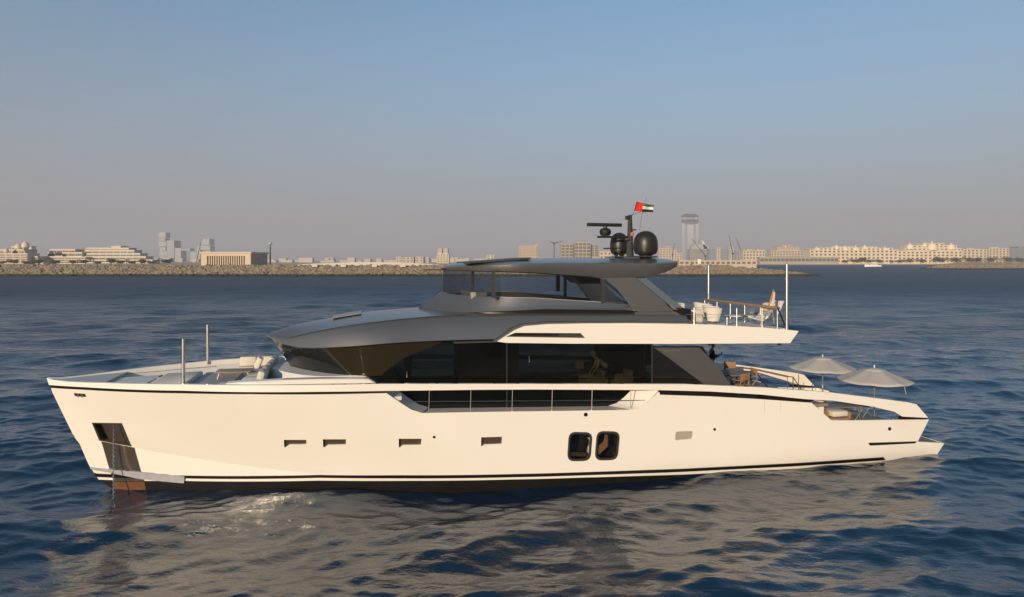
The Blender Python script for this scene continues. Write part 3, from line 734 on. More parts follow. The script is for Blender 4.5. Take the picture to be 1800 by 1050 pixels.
# ------------------------------------------------------------------ rails and poles
deck_z = 2.86
m = MB(); rail_pts = [(722, 707), (1141, 705)]
a, b_ = trace([(700, 706.5), (1139, 704)], 3.62)
for k, s_ in enumerate((1, -1)): m.tube([(a[0], -s_*3.6, a[1]), (b_[0], -s_*3.6, b_[1])], .012, 6)
RST = mat('rail_steel', (.36, .34, .31), .35, 1.0)
rl = m.build('side_rail', RST, yacht)
for px in (754, 827, 900, 970, 1040, 1108):
    m = MB(); u1, z1 = UZ(px, 723, 3.6); u2, z2 = UZ(px + 1, 686, 3.6)
    for s_ in (1, -1): m.tube([(u1, -s_*3.6, z1 + .0), (u2, -s_*3.6, z2)], .014, 6)
    m.build('stanchion', RST, rl)
def pole(px, y0, y1, v, r=.055):
    u, z0_ = UZ(px, y1, v); _, z1_ = UZ(px, y0, v)
    MB().tube([(u, -v, z0_ - .05), (u, -v, z1_ - .02), (u, -v, z1_)], [r, r, r*.6], 12).build('awning_pole', STEEL, yacht)
pole(322.5, 595, 675, 2.45); pole(365, 570, 638, -2.5); pole(1383, 464, 579, 3.35, .06); pole(1245.5, 466, 560, -3.25, .06)
# handrail inside the far and near bow bulwark
m = MB()
for s_ in (-1,):
    m.tube([(u, -s_*(wd(u) - .22), 3.62 + .0*u) for u in np.linspace(1.8, 5.0, 16)], .02, 6)
m.build('bow_handrail', TEAK, yacht)
# fly deck aft rail: teak cap across the stern, stanchions, wires
(u1, z1), (u2, z2) = UZ(1369, 542, 3.1), UZ(1237, 526, -3.1)
ca = m = MB().box(((u1+u2)/2, 0, (z1+z2)/2), (.13, 6.2, .09), rz=math.atan2(-(u2-u1), 6.2) * 1.0, rx=math.atan2(z2-z1, 6.2))
cap = m.build('aft_cap_rail', TEAK, yacht, bev=.012)
m = MB()
for vv in np.linspace(-3, 3, 6):
    f = (3.1 - vv) / 6.2; uu = u1 + (u2-u1)*f; zz = z1 + (z2-z1)*f; m.tube([(uu, -vv, 5.25), (uu, -vv, zz)], .018, 6)
m.build('stanchion', STEEL, cap)
panelz = MB(); panelz.add([(u1, -3.05, 5.3), (u1, -3.05, z1 - .12), (u2, 3.05, z2 - .12), (u2, 3.05, 5.3), (u1+.02, -3.05, 5.3), (u1+.02, -3.05, z1 - .12), (u2+.02, 3.05, z2 - .12), (u2+.02, 3.05, 5.3)], [(0,1,2,3),(7,6,5,4),(0,4,5,1),(1,5,6,2),(2,6,7,3),(3,7,4,0)])
panelz.build('glass_panel', GLC, cap)
m = MB()
for px, ya, yb in ((1220, 541, 570), (1295, 542, 574), (1339.5, 542, 577)):
    for v in (3.3,):
        u, z0_ = UZ(px, yb, v); _, z1_ = UZ(px, ya, v)
        for s_ in (1, -1): m.tube([(u, -s_*v, z0_), (u, -s_*v, z1_)], .02, 6)
for ya, yb in ((541, 543), (553, 555)):
    a, b_ = trace([(1205, ya), (1368, yb)], 3.3)
    for s_ in (1, -1): m.tube([(a[0], -s_*3.3, a[1]), (b_[0], -s_*3.3, b_[1])], .007, 5)
m.build('fly_rail', STEEL, yacht)
(u1, z1), (u2, z2) = UZ(1367, 541, 3.2), UZ(1382, 578, 3.2)
MB().tube([(u1, -3.2, z1), (u2, -3.2, z2)], .03, 6).build('rail_brace', BLACK, yacht)
# cockpit aft balustrade and stair rails
(u1, z1), (u2, z2), (u3, z3) = UZ(1384, 662, 1.8), UZ(1325, 649, -.8), UZ(1308, 647, -1.6)
m = MB(); m.tube([(u1, -1.8, z1), (u2, .8, z2), (u3, 1.6, z3)], .04, 8); cr = m.build('cockpit_rail', TEAK, yacht)
m = MB()
(u4, z4), (u5, z5), (u6, z6) = UZ(1394, 663, 1.9), UZ(1419, 688, 2.2), UZ(1394, 700, 1.9)
m.tube([(u1, -1.8, z1), (u4, -1.9, z4), (u5, -2.2, z5 - .3)], .022, 6); m.tube([(u4, -1.9, z4), (u4, -1.9, 2.4)], .02, 6); m.tube([(u1, -1.8, z1), (u1, -1.8, 2.4)], .012, 6)
(u7, z7) = UZ(1350, 682, .2); m.tube([(u2, .8, z2), (u7, -.2, z7)], .025, 6)
for k in (-1.3, -2.2): m.tube([(28.4, k, 2.4), (28.4, k, 3.1)], .015, 6)
m.build('stair_rail', GREYD, cr)
m = MB()
for px in (1437, 1443):
    u, z = UZ(px, 722, 2.7); _, zt_ = UZ(px - 1, 703, 2.7); m.tube([(u, -2.7, z - .5), (u, -2.7, zt_ - .02), (u - .08, -2.7, zt_ + .04)], .02, 6)
m.build('stair_rail', GREYD, cr)
m = MB()
for px, py in ((1449, 740), (1571, 738), (1478, 739.5)):
    u, z = UZ(px, py, 3.4); m.tube([(u - .12, -3.42, z + .03), (u + .12, -3.42, z + .03)], .035, 8); m.tube([(u, -3.42, z - .1), (u, -3.42, z + .04)], .025, 6)
m.build('cleat', STEEL, yacht)

# ------------------------------------------------------------------ foredeck furniture (built in)
m = MB()
a, b_ = max(2.2, UZ(192, 672, .7)[0]), UZ(262, 668, .7)[0]
rows = []
for u in np.linspace(a, b_, 8): 
    wv = .8 * wd(u) * .62; rows.append([(u, -wv, 3.5), (u, -wv*.9, 3.60 + .03*(u > a))] + [(u, y, 3.63) for y in np.linspace(-wv*.7, wv*.7, 4)] + [(u, wv*.9, 3.60), (u, wv, 3.5)])
MB().grid(rows, flip=True).build('anchor_locker_lid', DWHITE, yacht)
m = MB().slab(deckpoly(b_ + .05, 4.75, lambda u: wd(u) * .55), 3.34, 3.62); m.build('sun_pad', CUSH, yacht, bev=.05)
MB().slab([(4.8, -1.75), (6.15, -1.75), (6.15, 1.9), (4.8, 1.9)], 3.34, 3.5).build('lounge_well', mat('well_grey', (.3, .3, .31), .6), yacht)
for vv, r_ in ((-2.35, .2), (2.35, .2)):
    pass
# wrap-around sofa ahead of the windshield
def cushion(u, v, z, du, dv, dz, name='cushion', par=None, mt=CUSH, ry=0, rz=0):
    m = MB().box((u, -v, z), (du, dv, dz), rz=rz, ry=ry); return m.build(name, mt, par, bev=min(du, dv, dz)*.28)
sofa = MB().slab([(6.0, -2.2), (7.5, -2.2), (7.5, 2.2), (6.0, 2.2), (6.0, 1.6), (6.8, 1.6), (6.8, -1.6), (6.0, -1.6)], 3.34, 3.55).build('lounge_sofa', DWHITE, yacht)
for vv in (-1.65, -.82, 0, .82, 1.65):
    cushion(6.95, vv, 3.61, .75, .8, .14, par=sofa); cushion(7.32, vv, 3.84, .24, .78, .46, 'back_cushion', sofa, ry=R(14))
for vv in (-1.9, 1.9): cushion(6.25, vv, 3.61, .6, .5, .14, par=sofa)
for uu in (6.25, 6.9): cushion(uu, -2.25, 3.80, .62, .2, .44, 'back_cushion', sofa)
def tableT(name, u, v, z, w_, d_, h, mt, label, cat, legs=((.35, .3),), group=None, thick=.04):
    t_ = item(name, u, v, z, 0, label, cat, group)
    MB().box((0, 0, h - thick/2), (w_, d_, thick)).build('tabletop', mt, t_, bev=.012)
    for sx_ in (-1, 1):
        for sy_ in (-1, 1):
            MB().tube([(sx_*(w_/2 - .08), sy_*(d_/2 - .08), 0), (sx_*(w_/2 - .14), sy_*(d_/2 - .14), h - thick)], .022, 8).build('leg', STEEL, t_)
    return t_
ut = UZ(413, 655, -.4)[0]
tableT('table', ut, -.4, 3.5, 1.25, .8, .28, TEAK, 'low brown teak table in the foredeck lounge before the cream cushions', 'table')
# loose pillows
u, z = UZ(462, 652, -1.3)
for k, (px, vv, lb) in enumerate(((455, -1.35, 'soft beige pillow lying farthest forward on the foredeck sofa'), (478, -1.2, 'plump beige pillow leaning on the sofa back nearest the windscreen'))):
    u = UZ(px, 655, vv)[0]; t_ = cushion(0, 0, 0, .2, .5, .42, 'pillow', None, FABW, ry=R(22 - 8*k)); t_.location = world(u, vv, 3.90); t_.rotation_euler = (0, 0, TH)
    tag(t_, lb, 'pillow')

# ------------------------------------------------------------------ mast, radars, domes
RZ = 7.93
def at(px, py, v=0.0): u, z = UZ(px, py, v); return (u, -v, z)
mast = MB().tube([at(1107.5, 453), at(1107.5, 378)], [.17, .085], 4).build('mast', DOME, yacht)
MB().box(at(1104, 383), (.22, .14, .16)).build('camera_housing', DOME, mast, bev=.02)
MB().tube([at(1108, 417), at(1050, 416.7)], .05, 6).build('radar_arm', DOME, mast)
p = at(1064, 407.5); MB().lathe((p[0], p[1], p[2]), [(0, -.17), (.17, -.16), (.23, -.08), (.24, .04), (.18, .12), (.08, .15), (.07, .24), (0, .24)], 20).build('radar_pedestal', DOME, mast)
p = at(1062.5, 395.5); MB().box(p, (1.55, .14, .14), rz=R(6)).build('radar_scanner', DOME, mast, bev=.03)
m = MB(); m.tube([at(1061, 437), at(1110, 436)], .03, 6); m.tube([at(1108, 405, .0), at(1118, 404, .0)], .03, 6); m.build('mast_arm', DOME, mast)
p = at(1109, 412); MB().tube([(p[0], p[1] - .12, p[2] - .07), (p[0], p[1] - .12, p[2] + .07)], .07, 10).build('signal_lamp', mat('lamp_red', (.5, .12, .05), .4), mast)
for q_ in ((1106, 427), (1106, 435), (1099, 421)):
    p = at(*q_); MB().tube([(p[0] - .05, p[1] - .18, p[2]), (p[0] + .07, p[1] - .18, p[2])], .035, 8).build('floodlight', STEEL, mast)
m = MB(); m.tube([at(1124, 405, -.2), at(1128, 380, -.2), at(1136.5, 347, -.2)], [.014, .010, .005], 5); m.build('whip_antenna', BLACK, mast)
def dome(px, py0, py1, wpx, v):
    p = at(px, py1, v); Yd = BY + p[0]*sT - v*cT; r = wpx/2/F*Yd; h = (py1-py0)/F*Yd
    d = MB().lathe(p, [(0, 0), (r*.55, .01), (r*.6, h*.04), (r*.88, h*.09), (r*.97, h*.2), (r, h*.3), (r, h*.52), (r*.95, h*.67), (r*.83, h*.80), (r*.64, h*.90), (r*.42, h*.96), (r*.2, h*.99), (0, h)], 32).build('radome', DOME, yacht)
    MB().lathe(p, [(r*.5, -.12), (r*.5, .02)], 16).build('pedestal', DOME, d)
    return d
dome(1135, 406, 450, 42, .5); dome(1088.5, 409, 449, 32, -.9)
m = MB(); p = at(1110, 451.5); m.lathe((p[0], p[1], p[2] - .02), [(0, .03), (1.1, .03), (1.15, 0), (1.1, -.02)], 30, 1, .7); m.build('mast_base', STEEL, yacht)
m = MB(); m.box(at(1130, 451, 1.0), (1.1, .3, .04)); m.build('mast_shelf', GREYD, yacht)

# flags
def cloth(name, quad, nx_, ny_, mats, pick, wav, label, cat):
    a, b_, c, d = (Vector(q_) for q_ in quad); vs = []
    for j in range(ny_ + 1):
        for i in range(nx_ + 1):
            s_, t_ = i/nx_, j/ny_; p = (a*(1-s_) + b_*s_)*(1-t_) + (d*(1-s_) + c*s_)*t_
            p = p + Vector((0, wav*math.sin(s_*9 + t_*1.5), wav*.35*math.sin(s_*7 + 1 + t_))); vs.append(p)
    fs = [(j*(nx_+1)+i, j*(nx_+1)+i+1, (j+1)*(nx_+1)+i+1, (j+1)*(nx_+1)+i) for j in range(ny_) for i in range(nx_)]
    me = bpy.data.meshes.new(name); me.from_pydata([tuple(v) for v in vs], [], fs)
    for m_ in mats: me.materials.append(m_)
    for pl_ in me.polygons: i = pl_.index % nx_; j = pl_.index // nx_; pl_.material_index = pick(i/nx_, j/ny_)
    me.shade_smooth(); o = bpy.data.objects.new(name, me); COL.objects.link(o)
    md = o.modifiers.new('thickness', 'SOLIDIFY'); md.thickness = .006
    o.location = world(0, 0, 0); o.rotation_euler = (0, 0, TH); return tag(o, label, cat)
FR, FG, FWt, FB = mat('flag_red', (.55, .015, .015), .8), mat('flag_green', (.06, .13, .07), .8), mat('flag_white', (.7, .68, .62), .8), mat('flag_black', (.012, .012, .012), .8)
fl = cloth('flag', [at(1119, 355), at(1150, 361), at(1147, 374), at(1115, 371)], 26, 9, [FR, FG, FWt, FB], lambda s_, t_: 0 if s_ < .36 else (1 if t_ < .33 else (2 if t_ < .66 else 3)), .035, 'small national flag flying above the mast, red beside green, white and black bands', 'flag')
tt = MB().tube([Vector(at(1119, 355)) , Vector(at(1115, 371)), Vector(at(1111, 380))], .008, 5); hz_ = tt.build('halyard', BLACK, fl)
m = MB().tube([at(1110, 379), at(1122, 374), at(1130, 371)], .007, 5); m.build('halyard', BLACK, fl)
st_ = item('flagstaff', *([UZ(1350, 541, 2.3)[0], 2.3, UZ(1350, 541, 2.3)[1]]), 0, 'leaning teak flagstaff with a furled striped ensign on the aft upper rail', 'flagstaff')
MB().tube([(0, 0, -.1), (.24, 0, .70)], [.045, .03], 8).build('staff', TEAK, st_)
m = MB()
for k in range(5): m.tube([(.06 + .02*k, -.04 - .01*k, .02), (.18 + .012*k, -.05, .3), (.24 + .01*k, -.03, .62)], [.05, .035, .015], 6)
m.build('furled_flag', mat('flag_mix', (.62, .45, .38), .8, 0, .5, 9), st_)

# ------------------------------------------------------------------ loose furniture on the upper deck
FZ = 5.33
def tub_chair(name, px, v, rz, label):
    u = UZ(px, 560, v)[0]; t_ = item(name, u, v, FZ, rz, label, 'armchair', 'white tub armchairs on the aft upper deck')
    m = MB(); n = 22; rows = []
    for k in range(n + 1):
        a = R(-140 + 280*k/n); h = .68 - .10*abs(k/n - .5)*2; c_, s_ = math.cos(a), math.sin(a)
        rows.append([(.25*c_, .25*s_, .05), (.34*c_, .34*s_, .25), (.42*c_, .42*s_, h), (.37*c_, .37*s_, h + .02), (.30*c_, .30*s_, .36)])
    m.grid(rows); m.build('shell', FABW, t_, ang=50, fix=True)
    MB().lathe((0, 0, 0), [(0, .05), (.26, .05), (.31, .32), (.3, .4), (0, .43)], 22).build('seat', CUSH, t_)
    MB().lathe((0, 0, 0), [(.2, 0), (.2, .06)], 16).build('base', GREYD, t_)
    return t_
tub_chair('tub_armchair', 1253, 1.0, R(160), 'round white tub armchair nearest the port rail of the upper deck')
tub_chair('tub_armchair', 1236, -1.1, R(190), 'white tub armchair half hidden behind the nearer one by the hardtop stairs')
sf = item('upper_sofa', UZ(1196, 550, .6)[0], .6, FZ, 0, 'cream upholstered sofa just aft of the sloping hardtop fin', 'sofa')
MB().box((0, 0, .2), (.9, 2.2, .3)).build('seat', CUSH, sf, bev=.05); MB().box((-.4, 0, .5), (.2, 2.2, .55), ry=R(-12)).build('backrest', CUSH, sf, bev=.05)
MB().box((0, -1.05, .42), (.9, .18, .3)).build('armrest', CUSH, sf, bev=.04); MB().box((0, 1.05, .42), (.9, .18, .3)).build('armrest', CUSH, sf, bev=.04)
MB().box((-.2, -.5, .62), (.18, .5, .4), ry=R(-20)).build('pillow', FABW, sf, bev=.06)
tableT('coffee_table', UZ(1298, 565, .9)[0], .9, FZ, .95, .8, .26, DWHITE, 'low white coffee table between the tub armchair and the lounge chairs', 'table')
p = UZ(1278, 562, 2.2); lan = item('lantern', p[0], 2.2, FZ, 0, 'small steel cylinder lantern by the port rail of the upper deck', 'lantern')
MB().tube([(0, 0, 0), (0, 0, .3)], .07, 14).build('body', STEEL, lan); MB().tube([(0, 0, .3), (0, 0, .36)], .08, 14).build('lid', GREYD, lan)
def lounge_chair(px, v, rz, label, first=None):
    u = UZ(px, 560, v)[0]
    if first: return copy_tree(first, world(u, v, FZ), TH + rz, label)
    t_ = item('lounge_chair', u, v, FZ, rz, label, 'lounge chair', 'curved white lounge chairs on the aft upper deck')
    prof = [(-.72, .34), (-.55, .30), (-.3, .22), (-.05, .20), (.12, .30), (.28, .52), (.42, .78), (.46, .82)]
    rows = [[(x, -.34, z) for x, z in prof], [(x, .34, z) for x, z in prof], [(x + .03, .34, z - .05) for x, z in prof], [(x + .03, -.34, z - .05) for x, z in prof]]
    MB().grid(rows + [rows[0]]).build('seat', FABW, t_, ang=60, fix=True)
    for sy_ in (-.3, .3):
        MB().tube([(-.45, sy_, .25), (-.1, sy_, .02), (.45, sy_, .02)], .018, 6).build('leg', STEEL, t_); MB().tube([(.45, sy_, .02), (.36, sy_, .68)], .018, 6).build('leg', STEEL, t_)
    cushion(.28, 0, .64, .14, .5, .34, 'cushion', t_, CUSH, ry=R(28)); return t_
lc = lounge_chair(1335, 2.0, 0, 'curved white lounge chair beside the port rail near the tall aft pole')
lounge_chair(1352, .7, R(12), 'curved white lounge chair inboard of the one by the port rail', lc)

# ------------------------------------------------------------------ cockpit and beach deck furniture
def director_chair(u, v, rz, label, first=None):
    if first: return copy_tree(first, world(u, v, 2.4), TH + rz, label)
    t_ = item('director_chair', u, v, 2.4, rz, label, 'chair', 'teak chairs around the cockpit table')
    for sx_ in (-.24, .24):
        MB().tube([(sx_, -.22, 0), (sx_, .22, .44)], .022, 6).build('leg', TEAK, t_); MB().tube([(sx_, .22, 0), (sx_, -.22, .44)], .022, 6).build('leg', TEAK, t_)
        MB().tube([(sx_, -.26, .44), (sx_, -.28, .92)], .022, 6).build('back_post', TEAK, t_); MB().box((sx_, 0, .65), (.05, .5, .03)).build('armrest', TEAK, t_)
    MB().box((0, 0, .45), (.5, .46, .03)).build('seat', mat('tan_canvas', (.30, .17, .10), .8), t_, bev=.01)
    MB().box((0, -.27, .78), (.5, .03, .28)).build('backrest', mat('tan_canvas', (.30, .17, .10), .8), t_, bev=.01); return t_
uc = [UZ(x, 660, v)[0] for x, v in ((1315, .6), (1299, 1.3), (1286, -.6))]
dc = director_chair(uc[0], .6, R(90), 'tan canvas director chair at the aft side of the cockpit table')
director_chair(uc[1] - .1, 1.5, R(20), 'tan canvas director chair on the port side of the cockpit table', dc)
director_chair(uc[2] + .2, -1.0, R(160), 'tan canvas director chair on the far side of the cockpit table', dc)
ct = item('cockpit_table', UZ(1288, 655, .5)[0], .5, 2.4, 0, 'oval grey dining table in the cockpit behind the grey fin', 'table')
MB().lathe((0, 0, 0), [(0, .70), (.9, .70), (.95, .73), (.9, .76), (0, .76)], 32, 1, .75).build('tabletop', TEAKG, ct); MB().tube([(0, 0, 0), (0, 0, .7)], .09, 12).build('leg', STEEL, ct)
def umbrella(px, py, v, D, rz, label, first=None):
    u, z = UZ(px, py, v); base = 1.25
    if first: o = copy_tree(first, world(u, v, z - 2.2), TH + rz, label); return o
    t_ = empty('parasol', world(u, v, z - 2.2), TH + rz, label, 'parasol', 'grey parasols on the aft deck')
    m = MB(); n = 8; rows = []; Rr = D/2
    def ring(f, zz, sag):
        out = []
        for k in range(n*4):
            a = 2*math.pi*k/(n*4); c_ = k % 4; rr = Rr*f*(math.cos(math.pi/n)/math.cos(((k/4) % 1 - .5)*2*math.pi/n)); out.append((rr*math.cos(a), rr*math.sin(a), zz - sag*math.sin(math.pi*(c_/4))))
        return out
    for f, zz, sg in ((.22, 2.13, 0), (.45, 2.0, .02), (.7, 1.86, .035), (.9, 1.745, .045), (1.0, 1.69, .05), (1.0, 1.65, .05)): rows.append(ring(f, zz, sg))
    m.grid(rows, close=True, flip=True); c1 = m.build('canopy', CANV, t_, ang=70)
    m = MB(); m.grid([ring(.04, 2.18, 0), ring(.15, 2.15, 0), ring(.28, 2.115, 0), ring(.29, 2.08, 0)], close=True, flip=True); m.build('vent_cap', CANV, c1, ang=70)
    MB().tube([(0, 0, 2.17), (0, 0, 2.3)], .025, 8).build('finial', mat('finial_white', (.7, .7, .68), .4), t_)
    MB().tube([(0, 0, .0), (0, 0, 2.15)], .028, 10).build('pole', TEAKG, t_); MB().tube([(0, 0, .72), (0, 0, .86)], .045, 10).build('pole_joint', STEEL, t_)
    MB().lathe((0, 0, 0), [(0, .08), (.06, .08), (.25, .05), (.27, 0), (0, 0)], 20).build('base', GREYD, t_)
    for k in range(n):
        a = 2*math.pi*k/n; MB().tube([(.05*math.cos(a), .05*math.sin(a), 2.08), (Rr*.97*math.cos(a), Rr*.97*math.sin(a), 1.67)], .010, 4).build('rib', TEAKG, t_)
    return t_
um = umbrella(1537, 646, 1.0, 3.02, 0, 'open grey parasol nearer the stern, with a loose cord hanging below its canopy')
m = MB().tube([(.55, -1.0, 1.75), (.60, -1.02, 1.5), (.68, -1.02, 1.2)], .008, 5); m.build('cord', FABW, um)
umbrella(1446, 627, -2.0, 3.15, R(20), 'open grey parasol farther forward, beyond the yacht centreline', [um][0])
for k in kids(bpy.data.objects['parasol.001']):
    if k.name.startswith('cord'): bpy.data.objects.remove(k)
bt = tableT('beach_table', UZ(1467, 728, 1.6)[0], 1.6, 1.25, 1.9, 1.0, .60, TEAKG, 'slatted grey teak table in the side opening of the aft deck', 'table')
sfo = item('beach_sofa', UZ(1470, 733, 2.6)[0], 2.5, 1.25, 0, 'low teak sofa with a pale cushion just inside the port side opening', 'sofa')
MB().box((0, 0, .28), (1.1, .55, .14)).build('frame', TEAK, sfo, bev=.02); MB().box((.08, -.02, .50), (.72, .5, .24)).build('cushion', CUSH, sfo, bev=.08)
MB().box((-.5, 0, .4), (.06, .55, .5)).build('armrest', TEAK, sfo, bev=.01); MB().box((.5, 0, .36), (.06, .55, .42)).build('armrest', TEAK, sfo, bev=.01)
def stool(px, v, label, first=None):
    u = UZ(px, 735, v)[0]
    if first: return copy_tree(first, world(u, v, 1.25), TH, label)
    t_ = item('folding_stool', u, v, 1.25, 0, label, 'stool', 'steel framed folding stools on the aft deck')
    MB().box((0, 0, .44), (.42, .4, .03)).build('seat', mat('stool_mesh', (.12, .12, .12), .7), t_, bev=.008)
    for sy_ in (-.18, .18):
        MB().tube([(-.2, sy_, 0), (.16, sy_, .44), (.26, sy_, .56)], .016, 6).build('leg', STEEL, t_); MB().tube([(.2, sy_, 0), (-.2, sy_, .46)], .016, 6).build('leg', STEEL, t_)
    return t_
s0 = stool(1500, 2.3, 'folding stool beside the aft end of the slatted teak table'); stool(1518, 1.4, 'folding stool under the nearer parasol, farthest aft', s0)

# ------------------------------------------------------------------ people
def skinned(name, joints, bones, mt, parent, sub=2):
    idx = {k: i for i, k in enumerate(joints)}; me = bpy.data.meshes.new(name)
    me.from_pydata([joints[k][0] for k in joints], [(idx[a], idx[b_]) for a, b_ in bones], []); me.materials.append(mt)
    o = bpy.data.objects.new(name, me); COL.objects.link(o); o.parent = parent
    o.modifiers.new('skin', 'SKIN'); 
    if not me.skin_vertices: 
        bm = bmesh.new(); bm.from_mesh(me); bm.verts.layers.skin.verify(); bm.to_mesh(me); bm.free()
    sv = me.skin_vertices[0].data
    for k in joints: sv[idx[k]].radius = (joints[k][1], joints[k][2] if len(joints[k]) > 2 else joints[k][1])
    sv[0].use_root = True; o.modifiers['skin'].use_smooth_shade = True
    md = o.modifiers.new('sub', 'SUBSURF'); md.levels = sub; md.render_levels = sub; return o
def person(loc, rz, J, label, top_m, leg_m, skin_m=SKIN, cap=None, sleeve='elb', leglen='ank', hold=None):
    root = empty('person', loc, rz, label, 'person')
    R_ = {'hip': (.11, .09), 'waist': (.115, .085), 'chest': (.135, .095), 'neck': (.052, .052), 'head0': (.06, .07), 'sh': (.055,), 'elb': (.038,), 'wri': (.026,), 'palm': (.034, .016), 'th': (.078,), 'kn': (.052,), 'ank': (.036,), 'toe': (.035, .028)}
    jj = {}; 
    for k, p in J.items(): jj[k] = (p,) + R_[k.split('_')[0]]
    B = [('hip', 'waist'), ('waist', 'chest'), ('chest', 'neck'), ('neck', 'head0')]
    for s_ in 'lr': B += [('chest', 'sh_'+s_), ('sh_'+s_, 'elb_'+s_), ('elb_'+s_, 'wri_'+s_), ('wri_'+s_, 'palm_'+s_), ('hip', 'th_'+s_), ('th_'+s_, 'kn_'+s_), ('kn_'+s_, 'ank_'+s_), ('ank_'+s_, 'toe_'+s_)]
    for s_ in 'lr':
        p = Vector(J['palm_'+s_]); d = (p - Vector(J['wri_'+s_])).normalized(); sd_ = d.cross(Vector((0, 0, 1))); sd_ = sd_.normalized() if sd_.length > .1 else Vector((1, 0, 0))
        for f in range(4):
            o_ = sd_ * (.027 - .018*f); L = (.062, .075, .070, .055)[f]
            jj['fa%d%s' % (f, s_)] = (p + o_ + d*.03, .0095); jj['fb%d%s' % (f, s_)] = (p + o_ + d*(.03 + L*.55) + Vector((0, 0, -.01)), .009); jj['fc%d%s' % (f, s_)] = (p + o_ + d*(.03 + L*.85) + Vector((0, 0, -.03)), .0075)
            B += [('palm_'+s_, 'fa%d%s' % (f, s_)), ('fa%d%s' % (f, s_), 'fb%d%s' % (f, s_)), ('fb%d%s' % (f, s_), 'fc%d%s' % (f, s_))]
        jj['ta'+s_] = (p + sd_*.045 - d*.01, .011); jj['tb'+s_] = (p + sd_*.055 + d*.03, .009); B += [('palm_'+s_, 'ta'+s_), ('ta'+s_, 'tb'+s_)]
    body = skinned('body', jj, B, skin_m, root)
    h = Vector(J['head0']); hd = MB(); n = 14; rows = []
    for i in range(13):
        ph = math.pi*i/12; z = -math.cos(ph)*.118; r = math.sin(ph); row = []
        for k in range(20):
            a = 2*math.pi*k/20; x = .098*r*math.cos(a); y = .076*r*math.sin(a)
            if z < -.03: x *= .88; y *= .86
            if math.cos(a) > .93 and abs(z + .02) < .03: x += .016      # nose
            if math.cos(a) > .8 and .0 < z < .03: x -= .008             # eye line
            row.append((h.x + x, h.y + y, h.z + .085 + z))
        rows.append(row)
    hd.grid(rows, close=True, flip=True)
    for sy_ in (-1, 1): hd.lathe((h.x - .005, h.y + sy_*.078, h.z + .08), [(0, -.03), (.014, -.015), (.014, .02), (0, .03)], 6)
    head = hd.build('head', skin_m, body, ang=80)
    m = MB()
    for sy_ in (-1, 1): m.lathe((h.x + .088, h.y + sy_*.03, h.z + .1), [(0, -.008), (.01, 0), (0, .008)], 8)
    m.box((h.x + .088, h.y, h.z + .03), (.012, .045, .008)); m.build('facial_features', HAIR, head)
    rows = []
    for i in range(7):
        ph = math.pi/2*i/6; row = []
        for k in range(20):
            a = 2*math.pi*k/20; lo_ = -.02 if math.cos(a) < .3 else .055
            row.append((h.x - .006 + .106*math.cos(ph)*math.cos(a), h.y + .085*math.cos(ph)*math.sin(a), h.z + .085 + lo_*(1 - i/6) + .132*math.sin(ph)))
        rows.append(row)
    if cap:
        m = MB().grid(rows, close=True); m.box((h.x + .14, h.y, h.z + .15), (.13, .13, .012)); m.build('cap', cap, body, ang=60)
    else: MB().grid(rows, close=True).build('hair', HAIR, body, ang=80)
    def grown(keys, g): return {k: (J[k],) + tuple(r + g for r in R_[k.split('_')[0]]) for k in keys}
    tk = ['waist', 'chest', 'hip', 'sh_l', 'sh_r', 'elb_l', 'elb_r']; tb = [('hip', 'waist'), ('waist', 'chest')] + [e for s_ in 'lr' for e in (('chest', 'sh_'+s_), ('sh_'+s_, 'elb_'+s_))]
    if sleeve == 'wri': tk += ['wri_l', 'wri_r']; tb += [('elb_l', 'wri_l'), ('elb_r', 'wri_r')]
    skinned('shirt', grown(tk, .016), tb, top_m, body)
    lk = ['hip', 'th_l', 'th_r', 'kn_l', 'kn_r']; lb = [e for s_ in 'lr' for e in (('hip', 'th_'+s_), ('th_'+s_, 'kn_'+s_))]
    if leglen == 'ank': lk += ['ank_l', 'ank_r']; lb += [('kn_l', 'ank_l'), ('kn_r', 'ank_r')]
    skinned('trousers', grown(lk, .014), lb, leg_m, body)
    return root
# standing in the cockpit looking at a phone (x forward)
JS = {'hip': (0, 0, .95), 'waist': (0, 0, 1.12), 'chest': (.0, 0, 1.36), 'neck': (.04, 0, 1.50), 'head0': (.07, 0, 1.57),
      'sh_l': (0, .17, 1.40), 'elb_l': (.06, .24, 1.13), 'wri_l': (.30, .12, 1.17), 'palm_l': (.36, .08, 1.20),
      'sh_r': (0, -.17, 1.40), 'elb_r': (.06, -.24, 1.13), 'wri_r': (.30, -.12, 1.17), 'palm_r': (.36, -.07, 1.20),
      'th_l': (0, .09, .86), 'kn_l': (.02, .10, .48), 'ank_l': (-.02, .10, .09), 'toe_l': (.14, .12, .035), 'th_r': (0, -.09, .86), 'kn_r': (.02, -.10, .48), 'ank_r': (-.02, -.10, .09), 'toe_r': (.14, -.12, .035)}
pu = UZ(1251, 620, -1.6)[0]
person(world(pu, -1.6, 2.4), TH + R(-10), JS, 'person in dark clothes standing in the cockpit looking down at a phone', CLOD, CLOD, sleeve='wri')
ph = empty('phone', world(pu, -1.6, 2.4) + Matrix.Rotation(TH + R(-10), 3, 'Z') @ Vector((.44, 0, 1.25)), TH, 'black phone held in both hands by the standing person', 'phone')
MB().box((0, 0, 0), (.02, .08, .16), ry=R(30)).build('case', BLACK, ph, bev=.004)
